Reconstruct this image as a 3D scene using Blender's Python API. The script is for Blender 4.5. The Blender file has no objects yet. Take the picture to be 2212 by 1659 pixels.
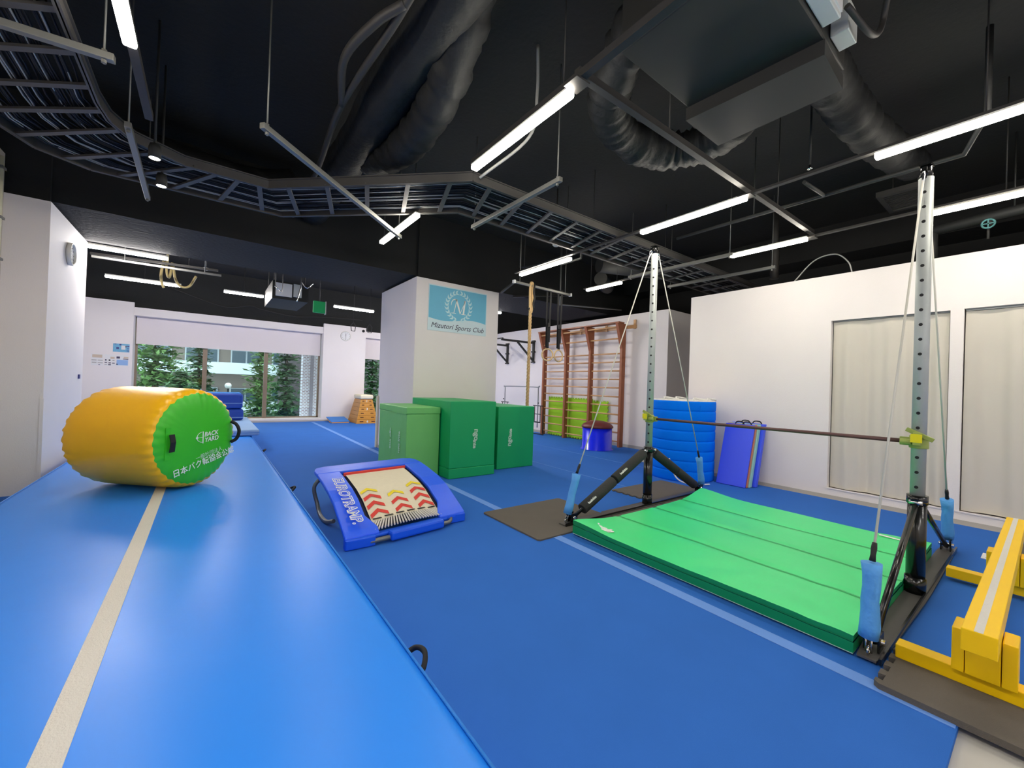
import bpy, math, random
from mathutils import Vector, Matrix
random.seed(7)
SC = bpy.context.scene
COL = SC.collection
PI = math.pi

# ------------------------------------------------------------------ camera, world, exposure
cd = bpy.data.cameras.new('camera'); cam = bpy.data.objects.new('camera', cd); COL.objects.link(cam)
cd.sensor_width = 36; cd.lens = 36 * 877.27 / 2212; cd.clip_start = .05; cd.clip_end = 300
YAW, PITCH, ROLL = .64328, .0058647, .03394
fw = Vector((math.sin(YAW)*math.cos(PITCH), math.cos(YAW)*math.cos(PITCH), math.sin(PITCH)))
r0 = Vector((math.cos(YAW), -math.sin(YAW), 0)); u0 = r0.cross(fw)
rr = r0*math.cos(ROLL) + u0*math.sin(ROLL); uu = -r0*math.sin(ROLL) + u0*math.cos(ROLL)
m = Matrix((( rr.x, uu.x, -fw.x, 0), (rr.y, uu.y, -fw.y, 0), (rr.z, uu.z, -fw.z, 1.4), (0, 0, 0, 1)))
cam.matrix_world = m
SC.camera = cam
w = bpy.data.worlds.new('world'); SC.world = w; w.use_nodes = True
bg = w.node_tree.nodes['Background']; bg.inputs[0].default_value = (.80, .90, 1, 1); bg.inputs[1].default_value = 4.2
SC.view_settings.view_transform = 'Standard'; SC.view_settings.look = 'None'
SC.view_settings.gamma = 1; SC.view_settings.use_curve_mapping = False
SC.view_settings.exposure = 0.45
LAMP = 43.0

# ------------------------------------------------------------------ materials
def lin(c):
    c = c/255
    return c/12.92 if c <= .04045 else ((c+.055)/1.055)**2.4
MATS = {}
def mat(name, rgb, rough=.6, metal=0, var=0.0, vscale=8, bump=0, bscale=60, spec=.5, emit=0, stretch=None, coat=0, sheen=0):
    if name in MATS: return MATS[name]
    M = bpy.data.materials.new(name); M.use_nodes = True
    nt = M.node_tree; b = nt.nodes['Principled BSDF']
    col = (lin(rgb[0]), lin(rgb[1]), lin(rgb[2]), 1)
    b.inputs['Base Color'].default_value = col
    b.inputs['Roughness'].default_value = rough; b.inputs['Metallic'].default_value = metal
    b.inputs['Specular IOR Level'].default_value = spec
    if coat: b.inputs['Coat Weight'].default_value = coat; b.inputs['Coat Roughness'].default_value = .15
    if sheen: b.inputs['Sheen Weight'].default_value = sheen
    if emit:
        b.inputs['Emission Color'].default_value = col; b.inputs['Emission Strength'].default_value = emit
    if var or bump:
        tc = nt.nodes.new('ShaderNodeTexCoord'); mp = nt.nodes.new('ShaderNodeMapping')
        nt.links.new(tc.outputs['Object'], mp.inputs[0])
        if stretch: mp.inputs['Scale'].default_value = stretch
    if var:
        n = nt.nodes.new('ShaderNodeTexNoise'); n.inputs['Scale'].default_value = vscale; n.inputs['Detail'].default_value = 4
        nt.links.new(mp.outputs[0], n.inputs[0])
        mx = nt.nodes.new('ShaderNodeMix'); mx.data_type = 'RGBA'
        mx.inputs[6].default_value = tuple(max(0, x*(1-var)) for x in col[:3]) + (1,)
        mx.inputs[7].default_value = tuple(min(1, x*(1+var)) for x in col[:3]) + (1,)
        nt.links.new(n.outputs[0], mx.inputs[0]); nt.links.new(mx.outputs[2], b.inputs['Base Color'])
    if bump:
        n2 = nt.nodes.new('ShaderNodeTexNoise'); n2.inputs['Scale'].default_value = bscale; n2.inputs['Detail'].default_value = 3
        nt.links.new(mp.outputs[0], n2.inputs[0])
        bp = nt.nodes.new('ShaderNodeBump'); bp.inputs['Strength'].default_value = bump; bp.inputs['Distance'].default_value = .02
        nt.links.new(n2.outputs[0], bp.inputs['Height']); nt.links.new(bp.outputs[0], b.inputs['Normal'])
    MATS[name] = M
    return M
m_wall = mat('white_wallpaper', (232, 226, 224), .75, var=.03, vscale=2, bump=.12, bscale=120)
m_black = mat('black_ceiling_paint', (24, 25, 24), .85, var=.25, vscale=1.5, bump=.3, bscale=18)
m_blackpipe = mat('black_painted_metal', (42, 43, 42), .6, var=.15, vscale=5)
m_steel_dark = mat('dark_grey_steel', (56, 54, 52), .55, metal=.2, var=.15, vscale=6)
m_tray = mat('cable_tray_steel', (84, 82, 80), .5, metal=.3, var=.15, vscale=6)
m_strut = mat('strut_steel', (128, 128, 124), .45, metal=.5, var=.1)
m_cable = mat('dark_cable', (20, 22, 30), .6, var=.3, vscale=3, spec=.25)
m_cable_l = mat('grey_cable', (170, 170, 165), .4)
m_duct = mat('black_duct_wrap', (30, 31, 31), .62, var=.3, vscale=4, bump=.8, bscale=9, spec=.3)
m_duct2 = mat('dark_sheet_metal', (38, 38, 36), .6, metal=.1, var=.1, vscale=2)
m_foil = mat('crumpled_foil', (200, 196, 185), .25, metal=1, bump=1, bscale=25)
m_carpet = mat('blue_carpet', (50, 110, 198), .75, var=.08, vscale=2.5, bump=.3, bscale=500, spec=.13)
m_strip = mat('pale_blue_tape', (104, 150, 224), .85, var=.05)
m_subfloor = mat('beige_vinyl_floor', (196, 193, 184), .5, var=.05, vscale=2)
m_airblue = mat('air_track_vinyl', (34, 138, 250), .36, var=.03, vscale=2, bump=.05, bscale=6, spec=.4)
m_airside = mat('air_track_side', (30, 110, 215), .4)
m_whitevinyl = mat('white_vinyl_tape', (225, 222, 214), .5, bump=.5, bscale=160)
m_yellowv = mat('yellow_vinyl', (255, 192, 2), .36, var=.03, bump=.05, bscale=10, spec=.5)
m_greenv = mat('green_vinyl', (62, 196, 40), .34, var=.04, bump=.05, bscale=8)
m_webbing = mat('black_webbing', (18, 18, 22), .7)
m_white = mat('white_print', (235, 240, 235), .6)
m_print_g = mat('pale_green_print', (190, 225, 195), .6)
m_trampblue = mat('royal_blue_cover', (36, 98, 250), .42, var=.04, vscale=3, bump=.1, bscale=14)
m_trampfoam = mat('blue_foam_roll', (16, 92, 235), .45)
m_bed = mat('cream_woven_bed', (232, 224, 198), .8, var=.05, vscale=30, bump=.4, bscale=300)
m_red = mat('red_print', (212, 62, 52), .7, var=.08, vscale=60)
m_yel = mat('yellow_print', (236, 214, 40), .7)
m_rubber = mat('black_rubber', (16, 16, 18), .6)
m_darkblue = mat('navy_underside', (16, 24, 50), .7)
m_galv = mat('galvanised_steel', (176, 182, 180), .5, metal=.25, var=.10, vscale=12)
m_tubegrey = mat('grey_steel_tube', (120, 124, 124), .4, metal=.5)
m_blacksteel = mat('glossy_black_steel', (14, 15, 15), .22, spec=.6)
m_foamblack = mat('black_foam_pad', (40, 42, 42), .75, var=.15, vscale=14, bump=.2, bscale=60)
m_plate = mat('dark_grey_base_plate', (80, 78, 76), .5, var=.08)
m_chrome = mat('chrome', (220, 220, 222), .2, metal=1)
m_bar = mat('brown_steel_bar', (98, 70, 68), .45, metal=.4)
m_clamp = mat('olive_green_clamp', (156, 170, 88), .45, metal=.2, var=.15, vscale=30)
m_yellowtag = mat('yellow_sticker', (232, 220, 10), .4)
m_cablewhite = mat('white_wire_rope', (208, 206, 194), .5)
m_sleeve = mat('sky_blue_sleeve', (84, 160, 232), .6, var=.06, bump=.6, bscale=14)
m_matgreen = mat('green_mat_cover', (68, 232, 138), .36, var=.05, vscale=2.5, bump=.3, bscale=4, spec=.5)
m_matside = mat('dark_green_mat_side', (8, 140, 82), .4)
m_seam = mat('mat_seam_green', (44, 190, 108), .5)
m_boxgreen = mat('deep_green_cover', (6, 164, 92), .5, var=.05, vscale=3, bump=.15, bscale=6)
m_boxlight = mat('light_green_cover', (112, 194, 106), .5, var=.06, vscale=3, bump=.3, bscale=6)
m_eva = mat('grey_foam_tile', (98, 92, 84), .85, var=.08, vscale=6, bump=.4, bscale=300)
m_yellowpaint = mat('yellow_painted_wood', (255, 206, 4), .42, var=.04, spec=.3)
m_roll = mat('blue_roll_mat', (2, 118, 245), .75, var=.06, vscale=3, bump=.15, bscale=10, spec=.06)
m_foamwhite = mat('white_foam', (228, 228, 224), .9, var=.05)
m_panelblue = mat('cobalt_panel', (58, 86, 246), .38, bump=.1, bscale=6)
m_panelorange = mat('rust_panel', (190, 118, 96), .5)
m_panelteal = mat('pale_teal_panel', (150, 205, 200), .5, var=.08)
m_woodred = mat('reddish_wood', (150, 88, 56), .45, var=.25, vscale=6, stretch=(8, 8, 1), spec=.4)
m_woodlight = mat('pale_rung_wood', (206, 160, 112), .45, var=.1, vscale=10)
m_lime = mat('lime_puzzle_foam', (160, 214, 40), .8, var=.05, vscale=5)
m_drumblue = mat('glossy_blue_drum', (24, 44, 250), .25, coat=.4)
m_maroon = mat('maroon_leatherette', (108, 44, 42), .5, var=.1)
m_rope = mat('tan_hemp_rope', (196, 164, 116), .85, var=.25, vscale=50)
m_ring = mat('pale_wood_ring', (214, 184, 134), .5, var=.1, vscale=20)
m_vaultwood = mat('varnished_vault_wood', (196, 134, 44), .38, var=.15, vscale=5, stretch=(1, 1, 8))
m_vaultside = mat('orange_vault_wood', (206, 146, 88), .42, var=.1, vscale=5, stretch=(1, 1, 8))
m_slot = mat('dark_slot', (70, 36, 14), .8)
m_cream = mat('cream_leather', (232, 224, 196), .6)
m_curtain = mat('pale_grey_curtain', (206, 200, 188), .8, var=.03, vscale=2)
m_trimmetal = mat('dull_aluminium', (140, 142, 142), .4, metal=.5)
m_base = mat('grey_baseboard', (176, 172, 168), .6)
m_mullion = mat('bronze_mullion', (134, 118, 100), .5, metal=.2)
m_blind = mat('white_roller_blind', (222, 214, 214), .8)
m_skyposter = mat('sky_blue_banner', (104, 184, 214), .55, var=.03, vscale=6, bump=.12, bscale=3)
m_paper = mat('white_paper', (226, 226, 226), .7)
m_paperblue = mat('blue_leaflet', (110, 172, 205), .6, var=.2, vscale=30)
m_ink = mat('dark_ink', (70, 66, 90), .7)
m_inkblue = mat('navy_ink', (70, 72, 130), .7)
m_inkbrown = mat('tan_print', (204, 186, 166), .7)
m_exit = mat('green_exit_sign', (0, 132, 72), .5, emit=.25)
m_greybox = mat('pale_grey_panel', (196, 200, 196), .5, var=.08)
m_blockblue = mat('deep_blue_block', (14, 62, 160), .5, bump=.1, bscale=8)
m_blocktop = mat('bright_blue_block_top', (16, 122, 214), .5)
m_matpale = mat('pale_blue_mat', (142, 178, 224), .5, var=.04)
m_beigewall = mat('beige_wall', (196, 186, 172), .75, bump=.1, bscale=100)
m_pipeivory = mat('ivory_conduit', (214, 208, 178), .45)
m_lamp = mat('lamp_diffuser', (255, 247, 232), .5, emit=LAMP)
m_lamp_far = mat('lamp_diffuser_cool', (255, 250, 246), .5, emit=LAMP*3.0)
m_lamp_added_rear = mat('lamp_diffuser_added_rear', (255, 250, 244), .5, emit=LAMP*2.1)  # stronger glow for the added, unseen lights around the camera
m_spot = mat('spot_lens', (255, 245, 232), .5, emit=420)
m_lamphouse = mat('white_lamp_housing', (222, 220, 212), .5)
m_teal = mat('teal_valve', (90, 150, 150), .5)
m_hose = mat('tan_hose', (176, 158, 104), .6, var=.1)
# outside
m_leaf = mat('conifer_foliage', (54, 88, 50), .8, var=.5, vscale=1.2)
m_leaf2 = mat('light_conifer_foliage', (84, 120, 60), .8, var=.45, vscale=1.2)
m_leaf3 = mat('autumn_foliage', (140, 100, 46), .8, var=.4, vscale=2)
m_bark = mat('bark', (62, 50, 44), .9)
m_balc = mat('pale_balcony', (176, 184, 190), .7, var=.03)
m_facade = mat('brown_grey_facade', (128, 116, 108), .8, var=.05)
m_darkfac = mat('dark_brown_wall', (66, 58, 62), .8, var=.05)
m_winglass = mat('dark_window', (60, 80, 92), .3)
m_asphalt = mat('pale_paving', (176, 188, 196), .8, var=.1)
def brick():
    M = bpy.data.materials.new('pink_brick'); M.use_nodes = True; nt = M.node_tree; b = nt.nodes['Principled BSDF']
    tc = nt.nodes.new('ShaderNodeTexCoord'); mp = nt.nodes.new('ShaderNodeMapping'); mp.inputs['Rotation'].default_value = (PI/2, 0, 0)
    br = nt.nodes.new('ShaderNodeTexBrick'); br.inputs['Color1'].default_value = (.16, .10, .11, 1); br.inputs['Color2'].default_value = (.22, .15, .16, 1)
    br.inputs['Mortar'].default_value = (.34, .34, .38, 1); br.inputs['Scale'].default_value = 4; br.inputs['Mortar Size'].default_value = .05
    nt.links.new(tc.outputs['Object'], mp.inputs[0]); nt.links.new(mp.outputs[0], br.inputs[0]); nt.links.new(br.outputs[0], b.inputs['Base Color'])
    b.inputs['Roughness'].default_value = .9
    return M
m_brick = brick()
def glass():
    M = bpy.data.materials.new('window_glass'); M.use_nodes = True; nt = M.node_tree
    for n in list(nt.nodes):
        if n.type != 'OUTPUT_MATERIAL': nt.nodes.remove(n)
    out = nt.nodes[0]; t = nt.nodes.new('ShaderNodeBsdfTransparent'); t.inputs[0].default_value = (.86, .93, .9, 1)
    g = nt.nodes.new('ShaderNodeBsdfGlossy'); g.inputs[1].default_value = .03
    f = nt.nodes.new('ShaderNodeFresnel'); f.inputs[0].default_value = 1.35
    mx = nt.nodes.new('ShaderNodeMixShader')
    nt.links.new(f.outputs[0], mx.inputs[0]); nt.links.new(t.outputs[0], mx.inputs[1]); nt.links.new(g.outputs[0], mx.inputs[2]); nt.links.new(mx.outputs[0], out.inputs[0])
    return M
m_glass = glass()

# ------------------------------------------------------------------ mesh helpers
class MB:
    def __init__(s): s.v = []; s.f = []; s.sm = []
    def add(s, vs, fs, smooth=False):
        n = len(s.v); s.v += [Vector(p) for p in vs]
        for f in fs: s.f.append([i+n for i in f]); s.sm.append(smooth)
        return s
    def box(s, x0, x1, y0, y1, z0, z1, M=None):
        vs = [Vector((x, y, z)) for x in (x0, x1) for y in (y0, y1) for z in (z0, z1)]
        if M: vs = [M @ p for p in vs]
        return s.add(vs, [(0,1,3,2), (4,6,7,5), (0,4,5,1), (2,3,7,6), (0,2,6,4), (1,5,7,3)])
    def bar(s, p, q, w, h, up=(0,0,1)):
        p, q = Vector(p), Vector(q); d = (q-p).normalized(); up = Vector(up)
        if abs(d.dot(up)) > .98: up = Vector((0,1,0))
        a = d.cross(up).normalized(); b = a.cross(d).normalized()
        vs = [c + a*i*w/2 + b*j*h/2 for c in (p, q) for i in (-1, 1) for j in (-1, 1)]
        return s.add(vs, [(0,1,3,2), (4,6,7,5), (0,4,5,1), (2,3,7,6), (0,2,6,4), (1,5,7,3)])
    def tube(s, pts, r, n=10, caps=True, smooth=True, closed=False):
        pts = [Vector(p) for p in pts]; rs = r if isinstance(r, (list, tuple)) else [r]*len(pts)
        N = len(pts); vs = []; prev = None
        for i, p in enumerate(pts):
            if closed: d = pts[(i+1) % N]-pts[i-1]
            else: d = pts[min(i+1, N-1)]-pts[max(i-1, 0)]
            d.normalize()
            if prev is None:
                a = d.orthogonal().normalized()
            else:
                a = prev - d*prev.dot(d)
                a = a.normalized() if a.length > 1e-6 else d.orthogonal().normalized()
            prev = a; b = d.cross(a)
            vs += [p + (a*math.cos(2*PI*k/n) + b*math.sin(2*PI*k/n))*rs[i] for k in range(n)]
        fs = []
        for i in range(N if closed else N-1):
            j = (i+1) % N
            for k in range(n):
                k2 = (k+1) % n; fs.append((i*n+k, i*n+k2, j*n+k2, j*n+k))
        base = len(s.v); s.add(vs, fs, smooth)
        if caps and not closed:
            s.f.append([base+k for k in range(n)][::-1]); s.sm.append(False)
            s.f.append([base+(N-1)*n+k for k in range(n)]); s.sm.append(False)
        return s
    def cyl(s, p, q, r0, r1=None, n=24, smooth=True):
        return s.tube([p, q], [r0, r0 if r1 is None else r1], n, True, smooth)
    def lathe(s, c, prof, n=32, M=None):
        c = Vector(c); vs = []; fs = []
        for (r, z) in prof:
            for k in range(n):
                p = Vector((r*math.cos(2*PI*k/n), r*math.sin(2*PI*k/n), z))
                vs.append((M @ p if M else p) + c)
        for i in range(len(prof)-1):
            for k in range(n):
                k2 = (k+1) % n; fs.append((i*n+k, i*n+k2, (i+1)*n+k2, (i+1)*n+k))
        return s.add(vs, fs, True)
    def prism(s, poly, z0, z1, M=None):
        n = len(poly); vs = [Vector((x, y, z0)) for x, y in poly] + [Vector((x, y, z1)) for x, y in poly]
        if M: vs = [M @ p for p in vs]
        fs = [tuple(range(n))[::-1], tuple(range(n, 2*n))] + [(i, (i+1) % n, n+(i+1) % n, n+i) for i in range(n)]
        return s.add(vs, fs)
    def sphere(s, c, r, n=12, sx=1, sy=1, sz=1):
        prof = [(r*math.cos(t)*1, r*math.sin(t)) for t in [(-PI/2+PI*i/(n//2+2)) for i in range(n//2+3)]]
        c = Vector(c); st = len(s.v); s.lathe((0,0,0), prof, n)
        for i in range(st, len(s.v)):
            p = s.v[i]; s.v[i] = Vector((p.x*sx, p.y*sy, p.z*sz)) + c
        return s
def xy(M): return M
PXZ = Matrix(((1,0,0,0), (0,0,1,0), (0,1,0,0), (0,0,0,1)))      # (x,z)-polygon, extruded along y
PYZ = Matrix(((0,0,1,0), (1,0,0,0), (0,1,0,0), (0,0,0,1)))      # (y,z)-polygon, extruded along x
def worldloc(o):
    v = Vector(o.location)
    while o.parent: o = o.parent; v += o.location
    return v
def obj(name, mb, material, parent=None, bevel=0, seg=2, origin=None, label=None, kind=None):
    if parent is not None: off = worldloc(parent) if origin is None else Vector(origin)
    if parent is None:
        if origin is None:
            xs = [p.x for p in mb.v]; ys = [p.y for p in mb.v]; zs = [p.z for p in mb.v]
            off = Vector(((min(xs)+max(xs))/2, (min(ys)+max(ys))/2, min(zs)))
        else: off = Vector(origin)
    me = bpy.data.meshes.new(name)
    me.from_pydata([p-off for p in mb.v], [], mb.f)
    me.polygons.foreach_set('use_smooth', mb.sm)
    me.materials.append(material); me.validate(); me.update()
    import bmesh
    b = bmesh.new(); b.from_mesh(me); bmesh.ops.recalc_face_normals(b, faces=b.faces); b.to_mesh(me); b.free()
    o = bpy.data.objects.new(name, me); COL.objects.link(o)
    if parent is None: o.location = off
    else: o.parent = parent
    if bevel:
        bv = o.modifiers.new('bevel', 'BEVEL'); bv.width = bevel; bv.segments = seg; bv.limit_method = 'ANGLE'; bv.angle_limit = .6
    if label: o['label'] = label
    if kind: o['kind'] = kind
    return o
def thing(name, label, cat, loc, group=None):
    o = bpy.data.objects.new(name, None); COL.objects.link(o); o.location = loc; o.empty_display_size = .1
    return tag(o, label, cat, group)
def tag(o, label, cat, group=None, kind=None):
    o['label'] = label; o['category'] = cat
    if group: o['group'] = group
    if kind: o['kind'] = kind
    return o
def struct(name, mb, material, parent=None, **k):
    o = obj(name, mb, material, parent, **k)
    if parent is None: o['kind'] = 'structure'
    return o
def children(o): return [c for c in bpy.data.objects if c.parent == o]
def copy_tree(o, parent=None):
    c = o.copy(); COL.objects.link(c)
    if parent is not None: c.parent = parent
    for ch in children(o): copy_tree(ch, c)
    return c
def text(s, pos, right, up, size, material, parent, name='lettering', shear=0, space=1, depth=.0008, bold=0, label=None, outline=None):
    cu = bpy.data.curves.new('t', 'FONT'); cu.body = s; cu.size = size; cu.shear = shear; cu.extrude = depth
    cu.space_character = space; cu.align_x = 'CENTER'; cu.align_y = 'CENTER'; cu.offset = bold; cu.resolution_u = 3
    to = bpy.data.objects.new('t', cu); COL.objects.link(to)
    dg = bpy.context.evaluated_depsgraph_get(); dg.update()
    me = bpy.data.meshes.new_from_object(to.evaluated_get(dg)); me.name = name
    bpy.data.objects.remove(to); bpy.data.curves.remove(cu)
    R = Vector(right).normalized(); U = Vector(up); U = (U - R*U.dot(R)).normalized(); N = R.cross(U)
    off = worldloc(parent) if parent else Vector((0,0,0))
    P = Vector(pos) - off
    for v in me.vertices: v.co = P + R*v.co.x + U*v.co.y + N*v.co.z
    me.materials.clear(); me.materials.append(material)
    o = bpy.data.objects.new(name, me); COL.objects.link(o)
    if parent: o.parent = parent
    if label: o['label'] = label
    return o
def bez(pts, n=8):
    out = []; P = [Vector(p) for p in pts]; P = [P[0]*2-P[1]] + P + [P[-1]*2-P[-2]]
    for i in range(1, len(P)-2):
        for k in range(n):
            t = k/n; a, b, c, d = P[i-1], P[i], P[i+1], P[i+2]
            out.append(.5*((2*b) + (c-a)*t + (2*a-5*b+4*c-d)*t*t + (3*b-a-3*c+d)*t**3))
    out.append(P[-2]); return out

# ================================================================== SETTING
XR = 7.03; XB = 8.3; YW = 14.9; ZC = 4.5
struct('floor', MB().box(-3.2, 10.2, -4.2, 15.9, -.15, -.03), m_subfloor)
fl = struct('floor_carpet', MB().prism([(-1.8, .225), (2.69, .225), (2.69, -2.5), (6.9, -2.5), (6.9, 5.0), (8.26, 5.6), (8.26, 14.88), (-3.0, 14.88), (-3.0, 8.0), (-1.8, 8.0)], -.03, 0), m_carpet)
fl['label'] = 'blue carpet covering most of the floor'
struct('floor_seam_strip', MB().prism([(2.60, .23), (2.69, .23), (2.86, 14.6), (2.76, 14.6)], .0005, .003), m_strip)
struct('floor_seam_line', MB().prism([(4.90, 3.7), (4.912, 3.7), (5.1, 14), (5.088, 14)], .0005, .002), m_strip)
struct('floor_seam_line', MB().prism([(6.4, 4.2), (6.412, 4.2), (6.6, 14), (6.588, 14)], .0005, .002), m_strip)
struct('ceiling', MB().box(-3.2, 10.2, -4.2, 15.9, ZC, ZC+.15), m_black)
# outer shell
struct('wall_back', MB().box(-3.2, 10.2, -4.2, -4.05, -.03, ZC), m_wall)
struct('wall_outer_right', MB().box(9.6, 9.75, -4.05, 15.9, -.03, ZC), m_black)
struct('wall_outer_left', MB().box(-3.2, -3.05, -4.05, 15.9, -.03, ZC), m_wall)
# left side
struct('wall_left', MB().box(-2.0, -1.84, -4.05, 6.9, -.03, 3.75), m_beigewall)
struct('wall_left_column', MB().box(-3.05, -1.49, 6.9, 8.66, -.03, 3.33), m_wall)
struct('wall_left_column_top', MB().box(-3.05, -1.51, 6.95, 8.6, 3.33, ZC), m_black)
# beam
struct('ceiling_beam', MB().box(-3.05, 9.6, 7.0, 8.7, 3.36, ZC), m_black)
struct('ceiling_beam_right', MB().box(8.9, 9.6, -4.05, 7.0, 3.95, ZC), m_black)
struct('ceiling_beam_near', MB().box(-3.05, 7.6, -1.6, -1.0, 3.7, ZC), m_black)
# pillar
struct('wall_pillar', MB().box(2.95, 4.75, 6.89, 8.72, -.03, 3.32), m_wall, bevel=.006)
struct('wall_pillar_top', MB().box(3.0, 4.70, 6.96, 8.65, 3.32, ZC), m_black)
struct('baseboard_pillar', MB().box(2.935, 4.765, 6.878, 8.735, -.03, .06), m_base)
# right partition with curtain openings
pr = MB()
pr.box(XR, XR+.13, 1.90, 4.0, -.03, 3.13); pr.box(XR, XR+.13, .64, .75, .12, 2.485)
pr.box(XR, XR+.13, -4.05, 1.90, -.03, .12); pr.box(XR, XR+.13, -4.05, 1.90, 2.485, 3.13)
pr.box(XR, XR+.13, -4.05, -1.1, .12, 2.485)
struct('wall_right', pr, m_wall)
struct('trim_1', MB().box(XR-.012, XR+.02, -4.0, 1.93, .115, .13).box(XR-.006, XR+.02, .75, 1.91, 2.478, 2.492), m_wall)
struct('foot_shadow_strip_right', MB().box(XR-.012, XR, -4.0, 4.0, -.03, .03), m_base)  # thin grey strip stands in for the shadow along the wall foot
struct('wall_right_closet', MB().box(XR+.55, XR+.6, -4.0, 2.3, -.03, 2.6), m_beigewall)
# bars wall, alcove
struct('wall_bars', MB().box(XB, XB+.14, 5.25, 15.0, -.03, 3.27), m_wall)
struct('wall_alcove_return', MB().box(XB+.14, 9.6, 5.25, 5.4, -.03, 3.27), m_wall)
struct('wall_alcove_back', MB().box(9.45, 9.6, 2.3, 5.25, -.03, 3.0), m_wall)
struct('baseboard_bars', MB().box(XB-.014, XB, 5.25, 14.9, -.03, .07).box(XB-.014, 9.4, 5.236, 5.25, -.03, .07), m_base)
# window wall (direction X)
ww = MB()
ww.box(-3.05, -1.64, YW, YW+.75, -.03, 3.32)
ww.box(-1.64, 3.11, YW+.05, YW+.75, 2.98, 3.2); ww.box(-1.64, 3.11, YW, YW+.75, -.03, .08)
ww.box(3.11, 4.52, YW, YW+.75, -.03, 3.32)
ww.box(4.52, 6.2, YW+.05, YW+.75, 2.98, 3.2); ww.box(4.52, 6.2, YW, YW+.75, -.03, .08)
ww.box(6.2, 9.6, YW, YW+.75, -.03, 3.3)
struct('wall_windows', ww, m_wall)
struct('wall_windows_top', MB().box(-3.05, 9.6, YW+.12, YW+.8, 3.2, ZC), m_black)
struct('trim_2', MB().box(-1.64, 3.11, YW-.01, YW+.6, .08, .10), m_wall)
struct('baseboard_windows', MB().box(-3.0, 6.2, YW-.015, YW, -.03, .05), m_base)
for nm, xs, mull in (('window_1', (-1.64, 3.11), (-1.56, -.08, 1.5, 3.03)), ('window_2', (4.52, 6.2), (4.60, 5.4))):
    fr = MB(); yy = YW+.5
    fr.box(xs[0], xs[1], yy-.04, yy+.04, .10, .14); fr.box(xs[0], xs[1], yy-.04, yy+.04, 2.9, 2.98)
    fr.box(xs[0], xs[0]+.05, yy-.04, yy+.04, .1, 2.98); fr.box(xs[1]-.05, xs[1], yy-.04, yy+.04, .1, 2.98)
    for mx in mull[1:-1] if nm == 'window_1' else mull[1:]: fr.box(mx-.055, mx+.055, yy-.07, yy+.04, .1, 2.98)
    wo = struct(nm, fr, m_mullion)
    struct('pane', MB().box(xs[0]+.02, xs[1]-.02, yy-.004, yy+.004, .12, 2.95), m_glass, wo)
b1 = tag(obj('roller_blind', MB().box(-1.61, 3.08, YW+.32, YW+.335, 2.24, 2.99).box(-1.61, 3.08, YW+.315, YW+.34, 2.225, 2.245), m_blind), 'white roller blind pulled part way down over the wide window with trees', 'blind', 'window blinds')
b2 = tag(obj('roller_blind', MB().box(4.55, 6.17, YW+.32, YW+.335, 2.24, 2.99).box(4.55, 6.17, YW+.315, YW+.34, 2.225, 2.245), m_blind), 'narrow white roller blind over the dark window behind the pillar', 'blind', 'window blinds')

# ================================================================== LIGHT FIXTURES
def fixture(L, axis, label, loc, group='linear ceiling lights', lm=None):
    t = thing('linear_ceiling_light', label, 'ceiling light', loc, group)
    h = MB(); d = MB(); wr = MB(); a, b = L/2, .033
    if axis == 'y': h.box(-.03, .03, -a, a, .03, .044); d.box(-b, b, -a, a, -.012, .03); ends = ((0, -a+.1), (0, a-.1))
    else: h.box(-a, a, -.03, .03, .03, .06); d.box(-a, a, -b, b, -.012, .03); ends = ((-a+.1, 0), (a-.1, 0))
    if axis == 'x' or abs(loc[1]-5.09) < .1:
        for e in ends: obj('hanger_wire', MB().cyl((e[1] if axis == 'x' else 0, 0 if axis == 'x' else e[1], .04), (e[1] if axis == 'x' else 0, 0 if axis == 'x' else e[1], ZC-loc[2]), .005, n=6), m_steel_dark, t, origin=(0,0,0))
    obj('housing', h, m_lamphouse, t, origin=(0,0,0)); obj('diffuser', d, lm or m_lamp, t, bevel=.012, origin=(0,0,0))
    return t
LZ = 3.35
lights = [(1.87, 2.565, 1.23, 'y', 'long ceiling light at upper middle, its far end over the cable tray corner'),
 (4.25, 2.485, 1.23, 'y', 'ceiling light hanging over the left upright of the high bar'),
 (4.28, .285, 1.23, 'y', 'large ceiling light at the right edge of the photo above the right upright'),
 (5.92, 2.33, .92, 'y', 'ceiling light over the plain wall right of the left upright'),
 (6.02, .20, 1.2, 'y', 'ceiling light seen just right of the top of the right upright'),
 (1.90, 5.09, 1.23, 'y', 'short looking ceiling light crossed by a steel hanger, left of the pillar top'),
 (4.34, 5.03, 1.23, 'y', 'ceiling light just right of the pillar above the climbing rope'),
 (5.98, 5.18, .84, 'y', 'ceiling light above the top of the wall bars'),
 (-.43, 2.72, 1.23, 'y', 'ceiling light cut by the top edge of the photo at left'),
 (-1.08, 8.95, .98, 'x', 'ceiling light next to the wall clock, nearest of the far lights'),
 (-1.13, 11.6, 1.2, 'x', 'ceiling light in the far bay below the hanging hose'),
 (.63, 11.5, .78, 'x', 'short far ceiling light hanging under a grey stem, above the window'),
 (3.15, 11.5, 1.05, 'x', 'far ceiling light right of the green exit sign'),
 (5.65, 8.95, 1.2, 'x', 'ceiling light peeking out from behind the right side of the pillar')]
for (x, y, L, ax, lb) in lights:
    z = LZ if not (ax == 'x' and y < 9 and x < 0) else 3.33
    fixture(L, ax, lb, (x, y, z), lm=m_lamp_far if ax == 'x' else None)
for (x, y) in ((-.43, .6), (-.43, -2.6), (1.87, -2.6), (4.25, -2.6)):
    fixture(1.23, 'y', 'unseen ceiling light added around the camera to brighten the room', (x, y, LZ), lm=m_lamp_added_rear)  # extra out-of-view lights, added to lift the left and near side
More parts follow.
